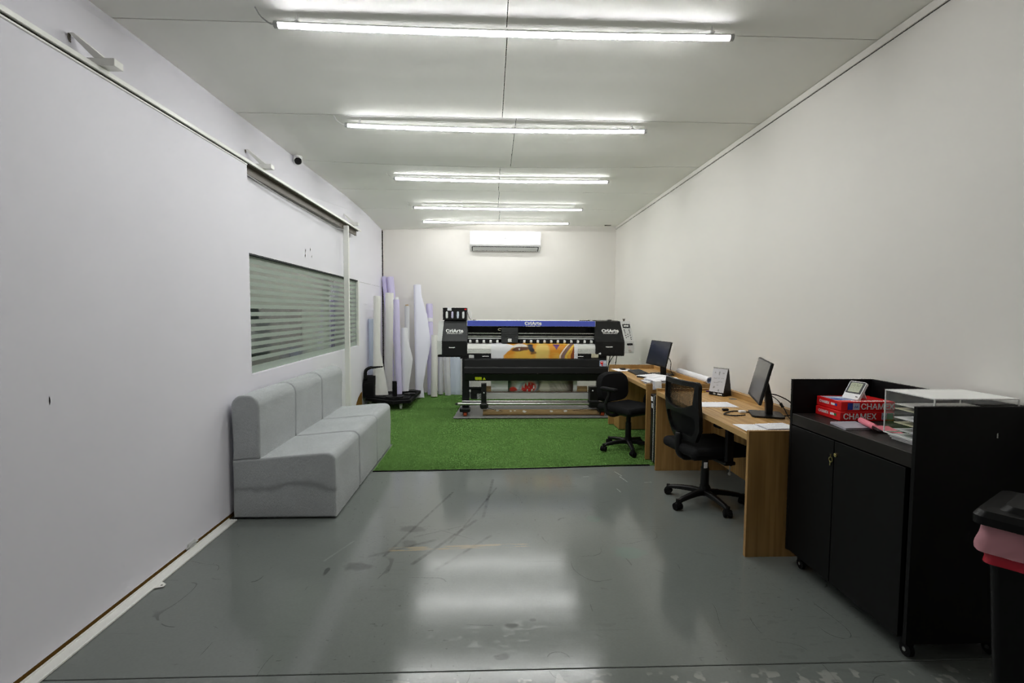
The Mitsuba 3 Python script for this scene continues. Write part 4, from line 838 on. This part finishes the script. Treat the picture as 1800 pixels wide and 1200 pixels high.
# ---------------------------------------------------------------- on the cabinet
def ream(o, a, lab, flip):
    k = thing('paper_ream', lab, 'paper ream', 'reams of copy paper'); P = placer(o, a)
    L, W, Hh = .292, .205, .050
    put('wrapper', P(rbx(0, L, 0, W, 0, Hh, .004, 1)), 'red_paper', k, smooth=30)
    fr = lambda m, x, z: P(at(m, (x, -.0004, z), (1, 0, 0), (0, 0, 1))); sd = lambda m, y, z: P(at(m, (-.0004, y, z), (0, -1, 0), (0, 0, 1)))
    put('lettering', fr(text('CHAMEX', width=.178), .197 if flip else .106, .025), 'white_ink', k, label='white brand lettering')
    put('side_lettering', sd(text('CHAMEX', width=.085), .135, .028), 'white_ink', k)
    x0 = .018 if flip else .205
    A, B = ('blue_ink', 'lilac_ink') if flip else ('lilac_ink', 'green_ink')
    for j, (mt, x1, x2) in enumerate(((A, x0+.018, x0+.045), (B, x0+.047, x0+.082))):
        put('print', fr(extr([(0, 0), (x2-x1, 0), (x2-x1, .036), (0, .036)], .0005), x1, .007), mt, k)
    put('lettering', fr(text('A4', width=.020), x0+(.064 if flip else .032), .024), 'blue_ink' if flip else 'green_ink', k)
    put('side_print', sd(extr([(0, 0), (.032, 0), (.032, .012), (0, .012)], .0005), .080, .022), 'white_ink', k)
    put('side_print', sd(extr([(0, 0), (.015, 0), (.015, .012), (0, .012)], .0005), .046, .022), 'blue_ink' if flip else 'green_ink', k)
    if flip:
        tp = lambda m, x, y: P(at(m, (x, y, Hh-.0003), (1, 0, 0), (0, 1, 0)))
        put('top_print', tp(extr([(0, 0), (.10, .0), (.20, .13), (0, .14)], .0006), .008, .045), 'lilac_ink', k)
        put('top_print', tp(extr([(0, 0), (.09, .0), (.03, .05), (0, .06)], .0007), .012, .060), 'blue_ink', k)
        put('top_lettering', tp(text('CHAMEX', width=.19), .165, .022), 'white_ink', k)
    return k
ream((1.826, 2.578, CW+.0005), .0, 'red wrapped ream of copy paper, lower one of the pair, green mark on its front', False)
ream((1.832, 2.584, CW+.052), -.01, 'red wrapped ream of copy paper lying on top, blue marks at its left', True)
th_ = thing('digital_thermometer', 'small white digital thermometer with a square screen standing on the red reams', 'thermometer')
P = placer((1.968, 2.668, CW+.1035), math.pi+math.radians(14))     # own x = where it faces
Rt = trimesh.transformations.rotation_matrix(-math.radians(33), (0, 1, 0), (0, 0, 0))
def Q(m): m = m.copy(); m.apply_transform(Rt); m.apply_translation((.038, 0, .002)); return P(m)
put('body', Q(cat_(prof_x(rrect(-.048, .048, 0, .108, .008), -.016, 0))), 'white_plastic', th_, smooth=30)
put('bezel', Q(prof_x(rrect(-.044, .044, .034, .104, .004), -.001, .0012)), 'dark_grey', th_); put('screen', Q(prof_x(rrect(-.033, .033, .042, .098, .002), .0008, .0018)), 'lcd', th_)
put('buttons', Q(cat_([bx(-.001, .002, y-.006, y+.006, .014, .020, .001) for y in (.032,)])), 'dark_grey', th_)
put('screen_print', Q(cat_([bx(.0015, .0022, y, y+.0035, z0, z1) for y, z0, z1 in ((-.026, .074, .092), (-.017, .076, .092), (-.010, .074, .090), (.004, .074, .092), (.012, .074, .084), (.020, .078, .092))]+[bx(.0015, .0022, y, y+.007, z, z+.0022) for y, z in ((-.026, .066), (-.012, .064), (.002, .066), (.014, .066), (-.024, .055), (-.006, .053), (.012, .056))])), 'lcd_dark', th_)
put('stand', P(hull([(x, y, z) for y in (-.024, .024) for x, z in ((-.055, .0), (-.050, .0), (-.022, .062), (-.016, .062))])), 'white_plastic', th_)
quad_sheet([(1.737, 2.525), (1.712, 2.375), (1.845, 2.385), (1.875, 2.535)], CW+.0003, 'pad_lilac', 'grey-lilac notepad lying on the cabinet in front of the reams', cat='notepad', th=.010, name='notepad')
bk_ = thing('booklet', 'open pink booklet with a curled cover beside the notepad', 'booklet')
def f(u, v):
    th = v*np.pi*1.25; c0 = V([1.862, 2.475]); c1 = V([1.812, 2.315]); cx = c0[0]+(c1[0]-c0[0])*u; cy = c0[1]+(c1[1]-c0[1])*u; nx, ny = .952, -.306
    r = .0145; return cx-nx*r*np.cos(th-1.2), cy-ny*r*np.cos(th-1.2), CW+.0275+r*np.sin(th-1.2)
put('curled_cover', grid(f, 4, 18), 'pink_paper', bk_, smooth=True)
def f2(u, v): return 1.862-.05*u+.125*v, 2.47-.155*u-.02*v, CW+.002+.028*np.exp(-v*3.5)
put('back_cover', grid(f2, 5, 14), 'pink_paper', bk_, smooth=True)
put('pages', hull([(1.882, 2.46, CW+.0005), (1.86, 2.36, CW+.0005), (1.90, 2.35, CW+.0005), (1.92, 2.45, CW+.0005), (1.884, 2.455, CW+.014), (1.863, 2.365, CW+.014)]), 'paper_cream', bk_)
# acrylic display box
BX0, BX1, BY0, BY1, BZ0, BZ1 = 1.795, 2.150, 1.982, 2.24, .896, 1.088
sh = thing('acrylic_sheets', 'clear flat sheets stacked underneath the acrylic box', 'acrylic sheets')
for k in range(3): put('sheet', bx(BX0+.012-.006*k, BX1-.01, BY0, BY1-.03+.004*k, CW+.0005+.0085*k, CW+.006+.0085*k, .001), 'acrylic_edge', sh)
ab = thing('acrylic_box', 'clear acrylic display box holding thin trays, behind the raised side of the cabinet', 'display box')
qd = lambda a, b, c, d: trimesh.Trimesh(V([a, b, c, d], float), [[0, 1, 2], [0, 2, 3]], process=False)
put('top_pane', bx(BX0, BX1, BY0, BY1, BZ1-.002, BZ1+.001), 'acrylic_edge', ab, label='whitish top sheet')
put('side_pane', qd((BX0, BY0, BZ0), (BX0, BY1, BZ0), (BX0, BY1, BZ1), (BX0, BY0, BZ1)), 'acrylic', ab); put('side_pane', qd((BX1, BY0, BZ0), (BX1, BY1, BZ0), (BX1, BY1, BZ1), (BX1, BY0, BZ1)), 'acrylic', ab)
put('front_pane', qd((BX0, BY0, BZ0), (BX1, BY0, BZ0), (BX1, BY0, BZ1), (BX0, BY0, BZ1)), 'acrylic', ab); put('back_pane', qd((BX0, BY1, BZ0), (BX1, BY1, BZ0), (BX1, BY1, BZ1), (BX0, BY1, BZ1)), 'acrylic', ab)
e = .0022
for (a, b) in [((x, y, BZ0), (x, y, BZ1)) for x in (BX0, BX1) for y in (BY0, BY1)]+[((BX0, y, z), (BX1, y, z)) for y in (BY0, BY1) for z in (BZ0, BZ1)]+[((x, BY0, z), (x, BY1, z)) for x in (BX0, BX1) for z in (BZ0, BZ1)]:
    put('edge', bx(min(a[0], b[0])-e, max(a[0], b[0])+e, min(a[1], b[1])-e, max(a[1], b[1])+e, min(a[2], b[2])-e, max(a[2], b[2])+e), 'acrylic_edge', ab)
for k, (z, mt) in enumerate(((.915, 'paper_grey'), (.945, 'beige'), (.968, 'paper'), (1.008, 'beige'), (1.028, 'paper_cream'))):
    put('tray', bx(BX0+.02, BX1-.01, BY0+.008, BY1-.03, z, z+.0035), mt if k % 2 == 0 else 'beige', ab)
    put('tray_back', bx(BX0+.05, BX1-.02, BY0+.02, BY1-.05, z-.010, z-.002), 'dark_grey', ab)

# ---------------------------------------------------------------- waste bin in the foreground
bn_ = thing('waste_bin', 'black plastic waste bin with a lid, lined with pink and red bags', 'bin')
P = placer((1.52, 1.53, 0), math.radians(-57.5))      # own x runs along the left side towards the viewer, y along the back to the right
def rect(x0, x1, y0, y1, r, z): 
    return [(x, y, z) for x, y in np.array(rrect(x0, x1, y0, y1, r, 4).exterior.coords)[:-1]]
LW, LD = .42, .34
put('body', P(hull(rect(.035, LW-.035, .035, LD-.035, .03, .74)+rect(.07, LW-.07, .07, LD-.07, .03, .004))), 'bin_plastic', bn_, smooth=30)
lid = put('lid', P(cat_(hull(rect(0, LW, 0, LD, .035, .775)+rect(0, LW, 0, LD, .035, .80)+rect(.012, LW-.012, .012, LD-.012, .03, .818)), hull(rect(.05, LW-.05, .05, LD-.05, .03, .815)+rect(.065, LW-.065, .065, LD-.065, .03, .835)))), 'bin_plastic', bn_, smooth=25)
def skirt(z1, z0, off, amp, mat, name, seed):
    ring = np.array(rrect(.02, LW-.02, .02, LD-.02, .035, 8).exterior.segmentize(.008).coords)[:-1]; c = ring.mean(0); n = len(ring); rows = []
    for j in range(9):
        t = j/8; nn = np.column_stack([ring*18, np.full(n, t*1.2)]); w = (meshkit.fbm(nn, 3, seed)-.5)*2*amp*(.25+t)
        d = (ring-c)/np.linalg.norm(ring-c, axis=1, keepdims=True); lowv = z0+.03*(meshkit.noise(np.column_stack([ring*7, ring[:, :1]*0]), seed)-.5)*2
        rows.append(np.column_stack([ring+d*(w+off*np.sin(t*1.6))[:, None], z1+(lowv-z1)*t]))
    Q_ = np.vstack(rows); i = np.arange(n); j2 = (i+1) % n
    F = np.vstack([np.vstack([np.stack([k*n+i, k*n+j2, (k+1)*n+j2], 1), np.stack([k*n+i, (k+1)*n+j2, (k+1)*n+i], 1)]) for k in range(8)])
    return put(name, P(trimesh.Trimesh(Q_, F, process=False)), mat, bn_, smooth=True)
skirt(.785, .705, .010, .022, 'pink_liner', 'pink_liner', 3)
skirt(.75, .672, .000, .016, 'red_bag', 'red_bag', 4)
